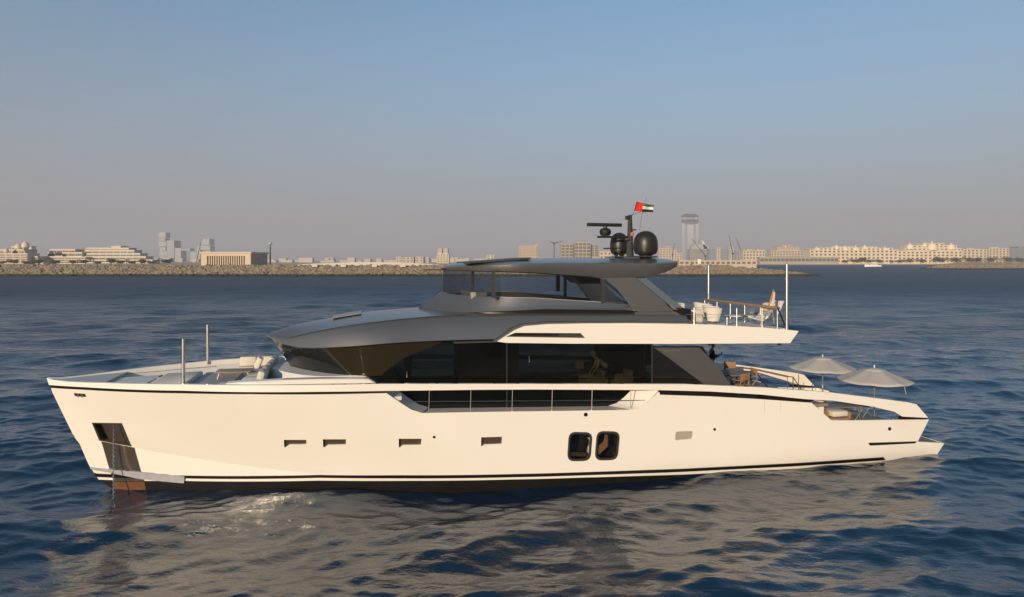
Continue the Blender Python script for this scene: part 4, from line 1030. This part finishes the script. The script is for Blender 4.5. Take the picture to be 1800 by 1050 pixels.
# bending forward inside the saloon
JB = {'hip': (0, 0, .93), 'waist': (.14, 0, 1.06), 'chest': (.36, 0, 1.20), 'neck': (.47, 0, 1.30), 'head0': (.53, 0, 1.34),
      'sh_l': (.36, .17, 1.21), 'elb_l': (.42, .21, .95), 'wri_l': (.55, .14, .78), 'palm_l': (.58, .12, .70),
      'sh_r': (.36, -.17, 1.21), 'elb_r': (.42, -.21, .95), 'wri_r': (.58, -.14, .80), 'palm_r': (.62, -.12, .72),
      'th_l': (0, .09, .84), 'kn_l': (.04, .10, .47), 'ank_l': (-.03, .10, .09), 'toe_l': (.13, .12, .035), 'th_r': (0, -.09, .84), 'kn_r': (.03, -.10, .47), 'ank_r': (-.03, -.10, .09), 'toe_r': (.13, -.12, .035)}
pu = UZ(1068, 640, 2.2)[0]
person(world(pu, 2.15, 2.92), TH + R(175), JB, 'person in pale top and cap bending over behind the dark saloon window', CLOW, CLOD, cap=mat('cap_grey', (.25, .25, .24), .8), leglen='kn')
for k, (px, vv, lb) in enumerate(((1040, 1.8, 'yellow brown armchair forward of the bending person inside the saloon'), (1088, 2.0, 'yellow brown armchair aft of the bending person inside the saloon'))):
    u = UZ(px, 650, vv)[0]
    if k == 0:
        ac = item('saloon_armchair', u, vv, 2.92, 0, lb, 'armchair', 'armchairs inside the saloon')
        MB().box((0, 0, .25), (.75, .75, .36)).build('seat', INTC, ac, bev=.05); MB().box((.36, 0, .52), (.16, .75, .55)).build('backrest', INTC, ac, bev=.05)
        for sy_ in (-.36, .36): MB().box((0, sy_, .42), (.7, .12, .28)).build('armrest', INTC, ac, bev=.04)
        for sx_ in (-.3, .3):
            for sy_ in (-.3, .3): MB().tube([(sx_, sy_, 0), (sx_, sy_, .08)], .02, 6).build('leg', TEAK, ac)
    else: copy_tree(ac, world(u, vv, 2.92), TH, lb)
lp = item('table_lamp', UZ(1028, 640, 1.9)[0], 1.2, 2.92, 0, 'dim table lamp with a square shade inside the saloon', 'lamp')
MB().tube([(0, 0, 0), (0, 0, .75)], .03, 8).build('stand', SHELF, lp); MB().box((0, 0, .88), (.3, .3, .26)).build('shade', INTC, lp, bev=.01)

# ------------------------------------------------------------------ background
def bw_(px, py, Yd): return Vector(((px - 900)/F*Yd, Yd, CH - (py - HZ)/F*Yd))
def ground_mat(name, c1, c2, sc):
    m = mat(name, c1, .9, 0, .2, sc); return m
SAND = mat('sand', (.50, .42, .32), .95, 0, .15, .02)
ROCK = mat('rock', (.24, .195, .14), .95, 0, .6, .45, .05, 2.0)
ROCKW = mat('wet_rock', (.035, .03, .022), .5, 0, .4, .3)
# land
gm = MB()
gm.add([(-9000, 349, 4.3), (-60, 349, 4.3), (-30, 700, 4.2), (350, 1180, 1.2), (9000, 1180, 1.2), (9000, 8800, 3), (-9000, 8800, 3)], [(0, 1, 2, 3, 4, 5, 6)])
gm.add([(-9000, 349, 4.3), (-60, 349, 4.3), (-30, 700, 4.2), (350, 1180, 1.2), (9000, 1180, 1.2), (-9000, 349, -1), (-60, 349, -1), (-28, 698, -1), (352, 1168, -.6), (9000, 1168, -.6)], [(5, 6, 1, 0), (6, 7, 2, 1), (7, 8, 3, 2), (8, 9, 4, 3)])
g = gm.build('ground', SAND, None, fix=True); g['kind'] = 'structure'
# rubble breakwaters: a core mesh with thousands of boulders in one heap
def rubble(name, label, x0, x1, Yf, wd_, ztop, taper0, taper1, n, rmin, rmax, seed):
    r_ = np.random.RandomState(seed); m = MB()
    def hgt(x): return ztop * min(1, max(0, (x - x0)/max(taper0, 1e-3)))**.7 * min(1, max(0, (x1 - x)/max(taper1, 1e-3)))**.7
    xs_ = np.linspace(x0, x1, 80); rows = []
    for x in xs_:
        h = hgt(x); rows.append([(x, Yf - .5, -1), (x, Yf + wd_*.9, h - .5), (x, Yf + wd_*1.8, h - .5), (x, Yf + wd_*3.0, -1)])
    m.grid(rows, flip=True)
    base = [Vector(v).normalized() for v in ((1,0,.2),(-1,.1,.1),(0,1,0),(.1,-1,.1),(0,.1,1),(0,0,-1),(.7,.7,.5),(-.6,-.6,.6),(.6,-.7,-.4),(-.7,.6,-.3))]
    bm = bmesh.new()
    for v in base: bm.verts.new(v)
    bmesh.ops.convex_hull(bm, input=bm.verts[:]); bm.verts.index_update(); bf = [tuple(v.index for v in f.verts) for f in bm.faces]; bvv = [v.co.copy() for v in bm.verts]; bm.free()
    for i in range(n):
        x = r_.uniform(x0, x1); f = r_.uniform(0, 1); h = hgt(x)
        if h < .15: continue
        y = Yf + wd_*(f*1.15); z = -.4 + (h + .2)*min(1, f*1.05); s_ = r_.uniform(rmin, rmax); sc = (s_*r_.uniform(.8, 1.5), s_*r_.uniform(.7, 1.2), s_*r_.uniform(.5, .95))
        M = Matrix.Rotation(r_.uniform(0, 6.28), 3, 'Z') @ Matrix.Rotation(r_.uniform(0, 6.28), 3, 'X')
        m.add([(x + (M @ v).x*sc[0], y + (M @ v).y*sc[1], z + (M @ v).z*sc[2]) for v in bvv], bf)
    o = m.build(name, ROCK, None, ang=20)
    t = ROCK.node_tree
    return tag(o, label, 'breakwater', kind='stuff')
# darker wet foot of the rocks
t = ROCK.node_tree; b = t.nodes['Principled BSDF']; lk = b.inputs['Base Color'].links[0].from_socket
gx = t.nodes.new('ShaderNodeNewGeometry'); sx = t.nodes.new('ShaderNodeSeparateXYZ'); mr = t.nodes.new('ShaderNodeMapRange'); mixn = t.nodes.new('ShaderNodeMix'); mixn.data_type = 'RGBA'
t.links.new(gx.outputs['Position'], sx.inputs[0]); t.links.new(sx.outputs[2], mr.inputs[0]); mr.inputs[1].default_value = .8; mr.inputs[2].default_value = 1.4
mixn.inputs[6].default_value = (.03, .027, .02, 1); t.links.new(mr.outputs[0], mixn.inputs[0]); t.links.new(lk, mixn.inputs[7]); t.links.new(mixn.outputs[2], b.inputs['Base Color'])
rubble('breakwater', 'long tan rubble breakwater across the water behind the yacht', -330, (1440-900)/F*336, 336, 9, 5.0, 1, 45, 8500, .5, 1.7, 3)
rubble('breakwater', 'second rubble spit entering from the right edge far behind the stern', (1642-900)/F*590, 560, 590, 12, 6.0, 30, 1, 3000, .6, 1.4, 5)
# pale berm road along the breakwater crest (low hump)
m = MB(); rows = []
for x in np.linspace(-125, -22, 40):
    tt_ = (x + 125)/103; h = 4.4 + 2.55*math.sin(math.pi*min(1, max(0, tt_)))**.8; rows.append([(x, 352, 4.2), (x, 354, h), (x, 360, h), (x, 368, 4.2)])
m.grid(rows, flip=True); o = m.build('causeway', mat('pale_concrete', (.62, .55, .45), .8), None); tag(o, 'low pale arched causeway on top of the breakwater', 'causeway'); 
m = MB()
m.box2((-330, 349.5, 4.2), (-126, 350.3, 4.95)); m.box2((60, 350, 3.9), (116, 350.8, 4.5)); tag(m.build('parapet_wall', mat('pale_concrete', (.62, .55, .45)), None), 'low pale parapet wall running along the breakwater crest', 'wall')
for k, px in enumerate((556, 606, 660, 710)):
    p = bw_(px, 467, 345); o = MB().box((0, 0, 0), (2.6, 1.5, 1.1)).build('concrete_block', mat('pale_concrete', (.6, .54, .45)), None, bev=.15); o.location = (p.x, 343, 5.1)
    tag(o, ['leftmost','second','third','rightmost'][k] + ' pale concrete block on the rocks below the arched causeway', 'block', 'pale concrete blocks on the breakwater')

BM = {}
def bmat(c, k=''):
    key = 'wall_%02d%02d%02d' % tuple(int(x*99) for x in c); return mat(key, c, .85, 0, .08, .05)
WIN = mat('far_window', (.13, .12, .11), .4)
def building(name, label, blocks, Yd, col, depth=30, bay=5, floors=None, cat='building', group=None, wincap=100, wfrac=.5, domes=(), slabs=True, wmat=None, winh=.5, yb=466):
    """blocks: (px0, px1, pytop, pybase or None, floors) fronts at distance Yd"""
    cx = sum((b_[0] + b_[1])/2 for b_ in blocks)/len(blocks); X0 = (cx - 900)/F*Yd
    root = empty(name, (X0, Yd, 0), 0, label, cat, group); cnt = 0; wm_ = wmat or WIN; wme = None; extra = MB()
    allw = []
    for bi, b_ in enumerate(blocks):
        px0, px1, pt = b_[:3]; fl_ = b_[3]; back = b_[4] if len(b_) > 4 else 0
        Yb = Yd + back; xa = (px0-900)/F*Yb - X0; xb = (px1-900)/F*Yb - X0; zt = CH - (pt - HZ)/F*Yb; zb = 0
        if back == 0: zb = 0
        m = MB(); m.box2((xa, back, zb), (xb, back + depth, zt)); m.box2((xa - .3, back - .4, zt - .01), (xb + .3, back + depth + .3, zt + .8))
        m.build('wall', bmat(col), root)
        fh = (zt - 3)/max(1, fl_) if back == 0 else 3.9
        for j in range(fl_):
            zf = 3 + fh*j if back == 0 else zt - fh*(j + 1)
            if slabs: MB().box2((xa - .2, back - 1.2, zf - .25), (xb + .2, back - .02, zf + .35)).build('balcony', bmat(tuple(min(.9, c*1.1) for c in col)), root)
            nb = max(2, int((xb - xa)/bay)); bwid = (xb - xa)/nb
            for i in range(nb): allw.append((xa + bwid*(i + .5), back - .05, zf + fh*.55, bwid*wfrac, fh*winh))
    if allw:
        stepn = list(range(len(allw))); 
        for q_ in stepn:
            x, y, z, w_, h_ = allw[q_]
            if q_ < wincap:
                key = (round(w_, 2), round(h_, 2))
                if wme is None: wme = {}
                if key not in wme:
                    o = MB().box((0, 0, 0), (w_, .3, h_)).build('window', wm_, root); wme[key] = o
                else: o = wme[key].copy(); COL.objects.link(o); o.parent = root
                o.location = (x, y, z)
            else: extra.box((x, y, z), (w_, .3, h_))
        if extra.v: extra.build('window_rows', wm_, root)['kind'] = 'stuff'
    for px, pt, rpx in domes:
        r = rpx/F*Yd; x = (px-900)/F*Yd - X0; zt = CH - (pt - HZ)/F*Yd
        d = MB().lathe((x, depth*.3, zt - r*1.2), [(r*1.1, -r*.6), (r, 0), (r*.92, r*.45), (r*.6, r*.85), (r*.2, r*1.05), (.02*r, r*1.5)], 14).build('dome', bmat(tuple(min(.9, c*1.15) for c in col)), root)
    return root
CRE = (.56, .47, .36)
# left resorts
building('resort_building', 'terraced cream resort with gilded domes at the left edge', [(-40, 48, 447, 5), (-40, 44, 440, 2, 12), (20, 42, 434, 1, 20), (48, 66, 452, 3, 6), (60, 76, 458, 2, 8)], 620, CRE, 16, 6, wfrac=.8, domes=((4, 436, 4), (25, 428, 5), (38, 424, 6), (48, 433, 3)))
building('resort_building', 'smaller terraced cream resort block second from the left', [(78, 150, 453, 4), (84, 144, 445, 2, 12), (88, 132, 439.5, 1, 24)], 640, (.60, .52, .42), 14, 6, wfrac=.9, wmat=mat('resort_glass', (.08, .085, .09), .25))
building('resort_building', 'wide stepped resort block with long white balconies left of the hazy twin tower', [(150, 268, 458, 2), (150, 256, 452, 1, 8), (152, 246, 446.5, 1, 16), (150, 236, 441, 1, 24), (152, 226, 437, 1, 32), (196, 212, 434, 1, 40)], 640, (.60, .53, .44), 14, 6, wfrac=.9, wmat=mat('resort_glass', (.08, .085, .09), .25))
def plain(name, label, cat, Yd, parts, X0px=None):
    X0 = ((X0px or 900) - 900)/F*Yd; root = empty(name, (X0, Yd, 0), 0, label, cat)
    for pn, mt, fn in parts: m = MB(); fn(m, lambda px, py, back=0: ((px-900)/F*(Yd+back) - X0, back, CH - (py-HZ)/F*(Yd+back))); m.build(pn, mt, root)
    return root
HB = mat('far_concrete', (.38, .38, .38), .8, 0, .1, .02); HD = mat('far_glass', (.16, .19, .23), .4, 0, .2, .03)
def boxes(lst, depth):
    def fn(m, a):
        for x0, x1, y0, y1 in lst: p = a(x0, y0); q_ = a(x1, y1); m.box2((p[0], 0, q_[2]), (q_[0], depth, p[2]))
    return fn
plain('twin_tower_hotel', 'tall hazy tower of stacked white boxes joined by a bridge block', 'tower', 2900, [
    ('tower', HB, boxes([(279, 291, 409, 418), (280, 290, 419, 424), (279, 292, 425, 433), (281, 291, 434, 441), (280, 293, 442, 450), (281, 292, 451, 468)], 40)),
    ('tower_glass', HD, boxes([(293, 306, 423, 468)], 60)), ('tower', HB, boxes([(307, 318, 436, 468)], 50)),
    ('bridge', HD, boxes([(318.5, 334, 437, 441)], 40)), ('tower', HB, boxes([(346, 352, 432, 468), (354, 368, 420, 431), (352.5, 369, 432, 440), (356, 370, 441, 468), (334.5, 345.5, 443, 468)], 50))], 320)
def crane(name, label, base, tip, Yd, jib=None, r=.6, foot=None):
    b_ = bw_(*base, Yd); tp = bw_(*tip, Yd); root = empty(name, (b_.x, Yd, 0), 0, label, 'crane', 'cranes on the far shore')
    MB().tube([(0, 0, 0), (0, 0, b_.z)], r, 4).build('mast', GREYD, root); MB().box((0, 0, b_.z), (r*5, r*4, r*4)).build('cab', GREYD, root)
    MB().tube([(0, 0, b_.z), (tp.x - b_.x, 0, tp.z)], [r*1.1, r*.5], 4).build('boom', GREYD, root)
    if jib: j = bw_(*jib, Yd); MB().tube([(0, 0, b_.z), (j.x - b_.x, 0, j.z)], r*.8, 4).build('counter_jib', GREYD, root)
    return root
crane('crawler_crane', 'leaning crane beside the right hand part of the hazy twin tower', (345, 462), (354.5, 419), 1500, r=.9)
# columned exhibition hall
X0 = (412-900)/F*400; eh = empty('columned_hall', (X0, 400, 0), 0, 'flat roofed beige hall with a long row of columns on the shore', 'building')
CH2 = (.58, .47, .36)
p0, p1, p2 = bw_(354, 446, 400), bw_(441, 466, 400), bw_(470, 446, 400)
MB().box2((p0.x - X0, 1.2, 4.2), (p1.x - X0, 27, p0.z)).build('wall', bmat((.42, .33, .25)), eh)
MB().box2((p0.x - X0 - .5, -.8, p0.z), (p1.x - X0 + .5, 28, p0.z + 1.0)).build('cornice', bmat(CH2), eh); MB().box2((p0.x - X0, -.4, p0.z - 1.4), (p1.x - X0, 1.2, p0.z)).build('frieze', bmat(CH2), eh)
MB().box2((p0.x - X0, -.4, 4.2), (p0.x - X0 + 3.4, 1.2, p0.z - 1.4)).build('pier', bmat(CH2), eh); MB().box2((p1.x - X0 - 3.4, -.4, 4.2), (p1.x - X0, 1.2, p0.z - 1.4)).build('pier', bmat(CH2), eh)
MB().box2((p0.x - X0 - 1, -2, 4.2), (p1.x - X0 + 1, -.4, 4.9)).build('step', bmat(CH2), eh)
for x in np.linspace(p0.x - X0 + 4.6, p1.x - X0 - 4.6, 16): MB().box2((x - .28, -.2, 4.9), (x + .28, .6, p0.z - 1.4)).build('column', bmat(CH2), eh)
for y in np.linspace(3.5, 24.5, 7): MB().box2((p1.x - X0 + .0, y - .5, 5), (p1.x - X0 + .25, y + .5, p0.z - 1.5)).build('pilaster', bmat((.42, .34, .27)), eh)
p = bw_(475, 427, 600); X0 = p.x; ot = empty('viewing_mast', (X0, 600, 0), 0, 'slender dark mast with a round pod beside the columned hall', 'mast')
MB().tube([(0, 0, 0), (0, 0, p.z)], [.9, .45], 10).build('shaft', GREYD, ot); MB().lathe((0, 0, p.z - 2.2), [(.3, 0), (1.7, 1.0), (1.7, 1.8), (.8, 2.8), (0, 3.0)], 14).build('pod', bmat((.4, .42, .45)), ot)
# middle distance
building('apartment_block', 'row of low hazy white flats left of the twin spired tower', [(696, 706, 452, 2), (707, 727, 453, 2), (730, 744, 452, 2), (749, 754, 453, 2)], 1700, (.5, .45, .40), 30, 8)
building('apartment_tower', 'pale tower with two pointed tops above the wheelhouse windscreen', [(768, 789, 447, 4), (769.5, 777, 438, 2, 3), (779.5, 787, 438, 2, 3)], 1400, (.58, .50, .40), 24, 5, domes=((773, 437, 3.2), (783.5, 437, 3.2)))
building('apartment_block', 'tiny pale block peeping over the front of the hardtop', [(855, 869, 448.5, 3)], 1500, (.5, .46, .4), 25, 6)
building('apartment_block', 'tall beige slab block above the middle of the hardtop', [(912, 945, 433, 8), (940, 946, 431, 1, 2)], 1300, (.52, .42, .31), 25, 5, wfrac=.55)
building('concrete_frame_building', 'unfinished open floored concrete block left of the radar mast', [(986, 1008, 430, 6), (1010, 1038, 427, 6), (1038, 1052, 431, 5, 6)], 1150, (.40, .36, .29), 25, 6, wfrac=.8, winh=.7)
building('low_terrace', 'low cream terraces seen between the two black radomes', [(1054, 1075, 443, 3)], 1100, (.55, .46, .36), 20, 5)
crane('tower_crane', 'small tower crane left of the unfinished concrete block', (974, 428), (988, 424), 1200, (966, 425), .7)
building('apartment_block', 'cream stepped block just right of the big radome', [(1159, 1170, 437, 6), (1170, 1180, 434, 7), (1180, 1190, 440, 5), (1190, 1198, 446, 4)], 1500, (.52, .44, .36), 25, 6)
# hazy framed tower with crown
plain('framed_skyscraper', 'very tall hazy tower with an open crown at the top', 'tower', 7500, [
    ('shaft', mat('tower_grey', (.40, .39, .40), .7, 0, .05, .02), boxes([(1199, 1204, 392, 466), (1223, 1228, 392, 466)], 45)), ('core', mat('tower_core', (.46, .44, .44), .7, 0, .05, .02), boxes([(1208, 1219, 396, 466)], 30)),
    ('crown', mat('tower_dark', (.02, .025, .03), .6), boxes([(1200, 1228, 386, 391), (1202, 1227, 392, 393.5)], 50)), ('crown', mat('tower_dark', (.02, .025, .03), .6), boxes([(1200, 1228, 378, 382), (1204, 1224, 376, 378)], 50)),
    ('crown_column', HB, boxes([(1202, 1205, 382, 386)], 40)), ('crown_column', HB, boxes([(1222, 1225, 382, 386)], 40))], 1213)
def sail(m, a):
    pts = [a(1240, 455), a(1238, 440), a(1233, 422), a(1236, 424), a(1243, 434), a(1247, 455)]; m.prism([(p[0], p[2]) for p in pts], 0, 18)
plain('sail_shaped_tower', 'small white sail shaped tower among the cranes', 'tower', 2200, [('sail', mat('sail_white', (.62, .6, .56), .5), sail), ('podium', HB, boxes([(1216, 1246, 433, 438), (1220, 1240, 430, 432.9)], 30))], 1235)
building('apartment_block', 'grey blue block under the sail shaped tower', [(1213, 1245, 439, 6)], 1900, (.32, .31, .31), 30, 7)
for k, (a, c, yt) in enumerate(((1247, 1257, 438), (1258, 1268, 436), (1269, 1280, 438), (1281, 1290, 436), (1291, 1300, 440), (1300.5, 1308, 442))):
    building('apartment_block', ['first', 'second', 'third', 'fourth', 'fifth', 'sixth'][k] + ' grey tower from the left in the hazy row right of the sail shaped tower', [(a, c, yt, 7)], 1800, ((.26, .30, .36), (.48, .46, .43))[k % 2], 25, 5, group='grey towers in a row on the far shore')
crane('luffing_crane', 'long boomed crane leaning left over the grey towers', (1288, 446), (1281, 413), 1500, r=.9)
crane('luffing_crane', 'long boomed crane leaning left beside the end of the grey towers', (1305, 446), (1293, 418), 1500, r=.8)
crane('luffing_crane', 'crane with a long boom slanting across the block under the sail tower', (1240, 450), (1216, 420), 1300, r=.7)
crane('luffing_crane', 'short crane right of the big radome', (1182, 448), (1186, 427), 1300, r=.6)
building('apartment_block', 'low cream block between the grey towers and the domed block', [(1306, 1345, 441, 4), (1314, 1322, 439, 1, 3), (1330, 1343, 440, 1, 3)], 1400, (.55, .46, .35), 25, 6)
building('apartment_block', 'cream stepped block with a taller middle, left of the long hotel', [(1355, 1412, 441, 5), (1366, 1405, 435, 1, 4), (1372, 1392, 432, 1, 6)], 1500, (.50, .42, .34), 25, 6, domes=((1383, 431, 3), (1401, 434, 2.5)))
building('beach_pavilion', 'long low dark flat roofed pavilion on the beach', [(1336, 1474, 452.5, 1)], 1215, (.36, .33, .28), 12, 7, wfrac=.8, slabs=False)
building('palace_hotel', 'long cream palace hotel with small domes behind the beach trees', [(1424, 1578, 440, 4), (1432, 1570, 436.5, 1, 5), (1462, 1500, 434.5, 1, 6), (1515, 1542, 434.5, 1, 6)], 1280, (.66, .56, .42), 28, 8, domes=((1439, 434, 4), (1474, 430.5, 4), (1489, 432, 6), (1508, 432.5, 6), (1524, 431, 4), (1560, 434, 6)))
building('palace_hotel', 'taller cream palace hotel wing with a curved gabled skyline', [(1578, 1692, 442, 4), (1590, 1690, 437, 1, 5), (1597, 1682, 432, 1, 7), (1626, 1660, 428.5, 1, 9)], 1280, (.66, .56, .42), 28, 8, domes=((1604, 427.5, 6), (1630, 426.5, 4), (1643, 425.5, 8), (1677, 428, 6)))
building('palace_hotel', 'cream hotel wing right of the gabled one', [(1693, 1735, 439, 5), (1700, 1712, 437, 1, 3)], 1330, (.58, .49, .38), 25, 7)
building('apartment_block', 'beige block with corner turrets near the right edge', [(1738, 1774, 437, 6), (1740, 1756, 435, 1, 3)], 1380, (.55, .47, .38), 25, 6)
building('apartment_block', 'blue grey glass block at the right edge', [(1775, 1830, 437, 6), (1790, 1830, 434.5, 1, 4)], 1500, (.22, .25, .30), 25, 6)
building('beach_house', 'low cream row building behind the breakwater by the right side of the hardtop', [(1194, 1330, 459, 1)], 700, (.50, .42, .33), 12, 5, wfrac=.6, slabs=False)
p = bw_(1229, 457, 640); o = MB().box((0, 0, 0), (3, 3, 4.5)).build('white_kiosk', mat('kiosk_white', (.75, .72, .66)), None, bev=.2); o.location = (p.x, 640, 6.8); tag(o, 'small white kiosk standing before the low cream row building', 'kiosk')
# low hazy city line
m = MB(); r_ = np.random.RandomState(4)
for i in range(260):
    px = r_.uniform(-60, 1860); Yd = r_.uniform(1900, 2600); h = r_.uniform(6, 17); w_ = r_.uniform(10, 40); m.box2(((px-900)/F*Yd, Yd, 2), ((px-900)/F*Yd + w_, Yd + 20, h))
tag(m.build('distant_city', mat('city_beige', (.46, .42, .36), .9, 0, .2, .01), None), 'low hazy mass of distant city buildings along the horizon', 'buildings', kind='stuff')
# motorboat
p = bw_(1534, 470, 830); mbt = empty('motorboat', (p.x, 830, 0), R(-4), 'small white motorboat crossing the bay before the long hotel', 'boat')
rows = []
for x in np.linspace(-9.5, 9.5, 16):
    f = (x + 9.5)/19; wv = 2.3*(1 - max(0, (.45 - f)/.45)**2.2); zt_ = 2.0 + .9*(1 - f); rows.append([(x, -wv*.4, -.4), (x, -wv*.85, .4), (x, -wv, zt_), (x, 0, zt_ + .1), (x, wv, zt_), (x, wv*.85, .4), (x, wv*.4, -.4)])
MB().grid(rows, flip=True).build('hull', mat('boat_white', (.8, .78, .74), .3), mbt)
MB().prism([(-3.5, 2.3), (5, 2.1), (4.5, 4.2), (-.5, 4.3)], -1.6, 1.6).build('cabin', mat('boat_white', (.8, .78, .74)), mbt); MB().prism([(-2.2, 2.9), (4.4, 2.9), (4.2, 3.5), (-1.5, 3.5)], -1.63, 1.63).build('cabin_window', WIN, mbt)
# trees
LEAF = mat('leaf', (.07, .075, .035), .8, 0, .35, .3); TRUNK = mat('trunk', (.10, .075, .05), .9)
def tree_proto(seed, W_, H_, n, name, label, cat, group):
    r_ = np.random.RandomState(seed); root = empty(name, (0, 0, 0), 0, label, cat, group)
    m = MB(); m.tube([(0, 0, 0), (.2, 0, H_*.35), (0, .1, H_*.6)], [.35, .25, .12], 7)
    for k in range(5): a = k*1.3; m.tube([(.1, 0, H_*.35), (W_*.3*math.cos(a), W_*.3*math.sin(a), H_*.68)], [.15, .05], 5)
    m.build('trunk', TRUNK, root); m = MB(); cl = [(r_.normal()*W_*.2, r_.normal()*W_*.2, H_*r_.uniform(.4, .85), r_.uniform(.18, .32)*W_) for _ in range(9)]
    for i in range(n):
        c = cl[r_.randint(9)]; d = r_.normal(size=3); d /= np.linalg.norm(d); rr = c[3]*r_.uniform(.5, 1.05); p = np.array(c[:3]) + d*rr*np.array([1, 1, .7]); s_ = r_.uniform(.25, .6)
        a = Vector(r_.normal(size=3)).normalized()*s_; b_ = a.cross(Vector(r_.normal(size=3))).normalized()*s_; P_ = Vector(p)
        m.add([P_ - a, P_ - b_*.6, P_ + a, P_ + b_*.6], [(0, 1, 2, 3)])
    m.build('crown', LEAF, root, ang=180); return root
tp = None
tx = [(1486, 14, 7), (1500, 20, 9), (1514, 24, 11), (1530, 14, 8), (1545, 18, 8), (1566, 10, 7), (1584, 18, 8), (1600, 16, 9), (1618, 20, 9), (1645, 24, 12), (1660, 18, 11), (1682, 22, 11), (1700, 22, 12), (1717, 22, 11), (1745, 20, 12), (1772, 22, 12), (1790, 20, 11)]
plc = ['left end of the row, beside the dark pavilion', 'second from the left end of the row', 'broad tree before the left domes of the palace hotel', 'small tree just right of the broad left one', 'above the motorboat', 'smallest and sparse, before the hotel middle', 'below the right end of the long hotel', 'before the join of the two palace wings', 'below the left gable of the tall wing', 'largest, before the middle of the tall wing', 'just right of the largest tree', 'below the right gable of the tall wing', 'before the right end of the tall wing', 'left of the turreted block', 'before the turreted block', 'before the left corner of the blue grey block', 'rightmost of the row']
for k, (px, W_, H_) in enumerate(tx):
    lb = 'olive green beach tree: ' + plc[k]
    if k == 0: tp = tree_proto(2, 16, 10, 1400, 'beach_tree', lb, 'tree', 'olive trees behind the far beach'); o = tp
    else: o = copy_tree(tp, label=lb)
    o.location = ((px-900)/F*1195, 1195, 1.2); o.rotation_euler = (0, 0, k*1.7); o.scale = (W_*1.0/16, W_*1.0/16, H_/10*1.15)
tp2 = None
pl2 = ['at the left picture edge', 'before the gilded domes', 'right of the domed resort', 'before the gap between the first two resorts', 'before the smaller resort block', 'right half of the smaller resort', 'at the left corner of the wide stepped block', 'before the left balconies of the wide block', 'before the middle of the wide block', 'right of the middle of the wide block', 'before the right steps of the wide block', 'at the right end of the wide block', 'alone right of the wide block', 'below the hazy twin tower']
for k, px in enumerate((6, 24, 44, 70, 98, 128, 150, 172, 196, 214, 232, 250, 268, 292)):
    lb = 'small dark palm like tree ' + pl2[k]
    if k == 0: tp2 = tree_proto(8, 7, 7, 600, 'shore_tree', lb, 'tree', 'dark trees before the left resorts'); o = tp2
    else: o = copy_tree(tp2, label=lb)
    o.location = ((px-900)/F*560, 560, 4.0); o.rotation_euler = (0, 0, k*2.1); s_ = (.8, 1.0, .7, 1.1, .9)[k % 5]; o.scale = (s_*1.2, s_*1.2, s_*.8)

# ------------------------------------------------------------------ haze
hm_ = bpy.data.materials.new('haze'); hm_.use_nodes = True; t = hm_.node_tree
for n in list(t.nodes):
    if n.type != 'OUTPUT_MATERIAL': t.nodes.remove(n)
pv = t.nodes.new('ShaderNodeVolumePrincipled'); pv.inputs['Color'].default_value = (.84, .84, .93, 1); pv.inputs['Density'].default_value = HAZE; pv.inputs['Anisotropy'].default_value = 0.0
t.links.new(pv.outputs[0], [n for n in t.nodes if n.type == 'OUTPUT_MATERIAL'][0].inputs['Volume'])
hz = MB().box2((-7200, -800, -3), (7200, 9300, 260)).build('haze', hm_, None); hz['kind'] = 'stuff'; hz['label'] = 'pale haze over the sea and far shore'; hz['category'] = 'haze'
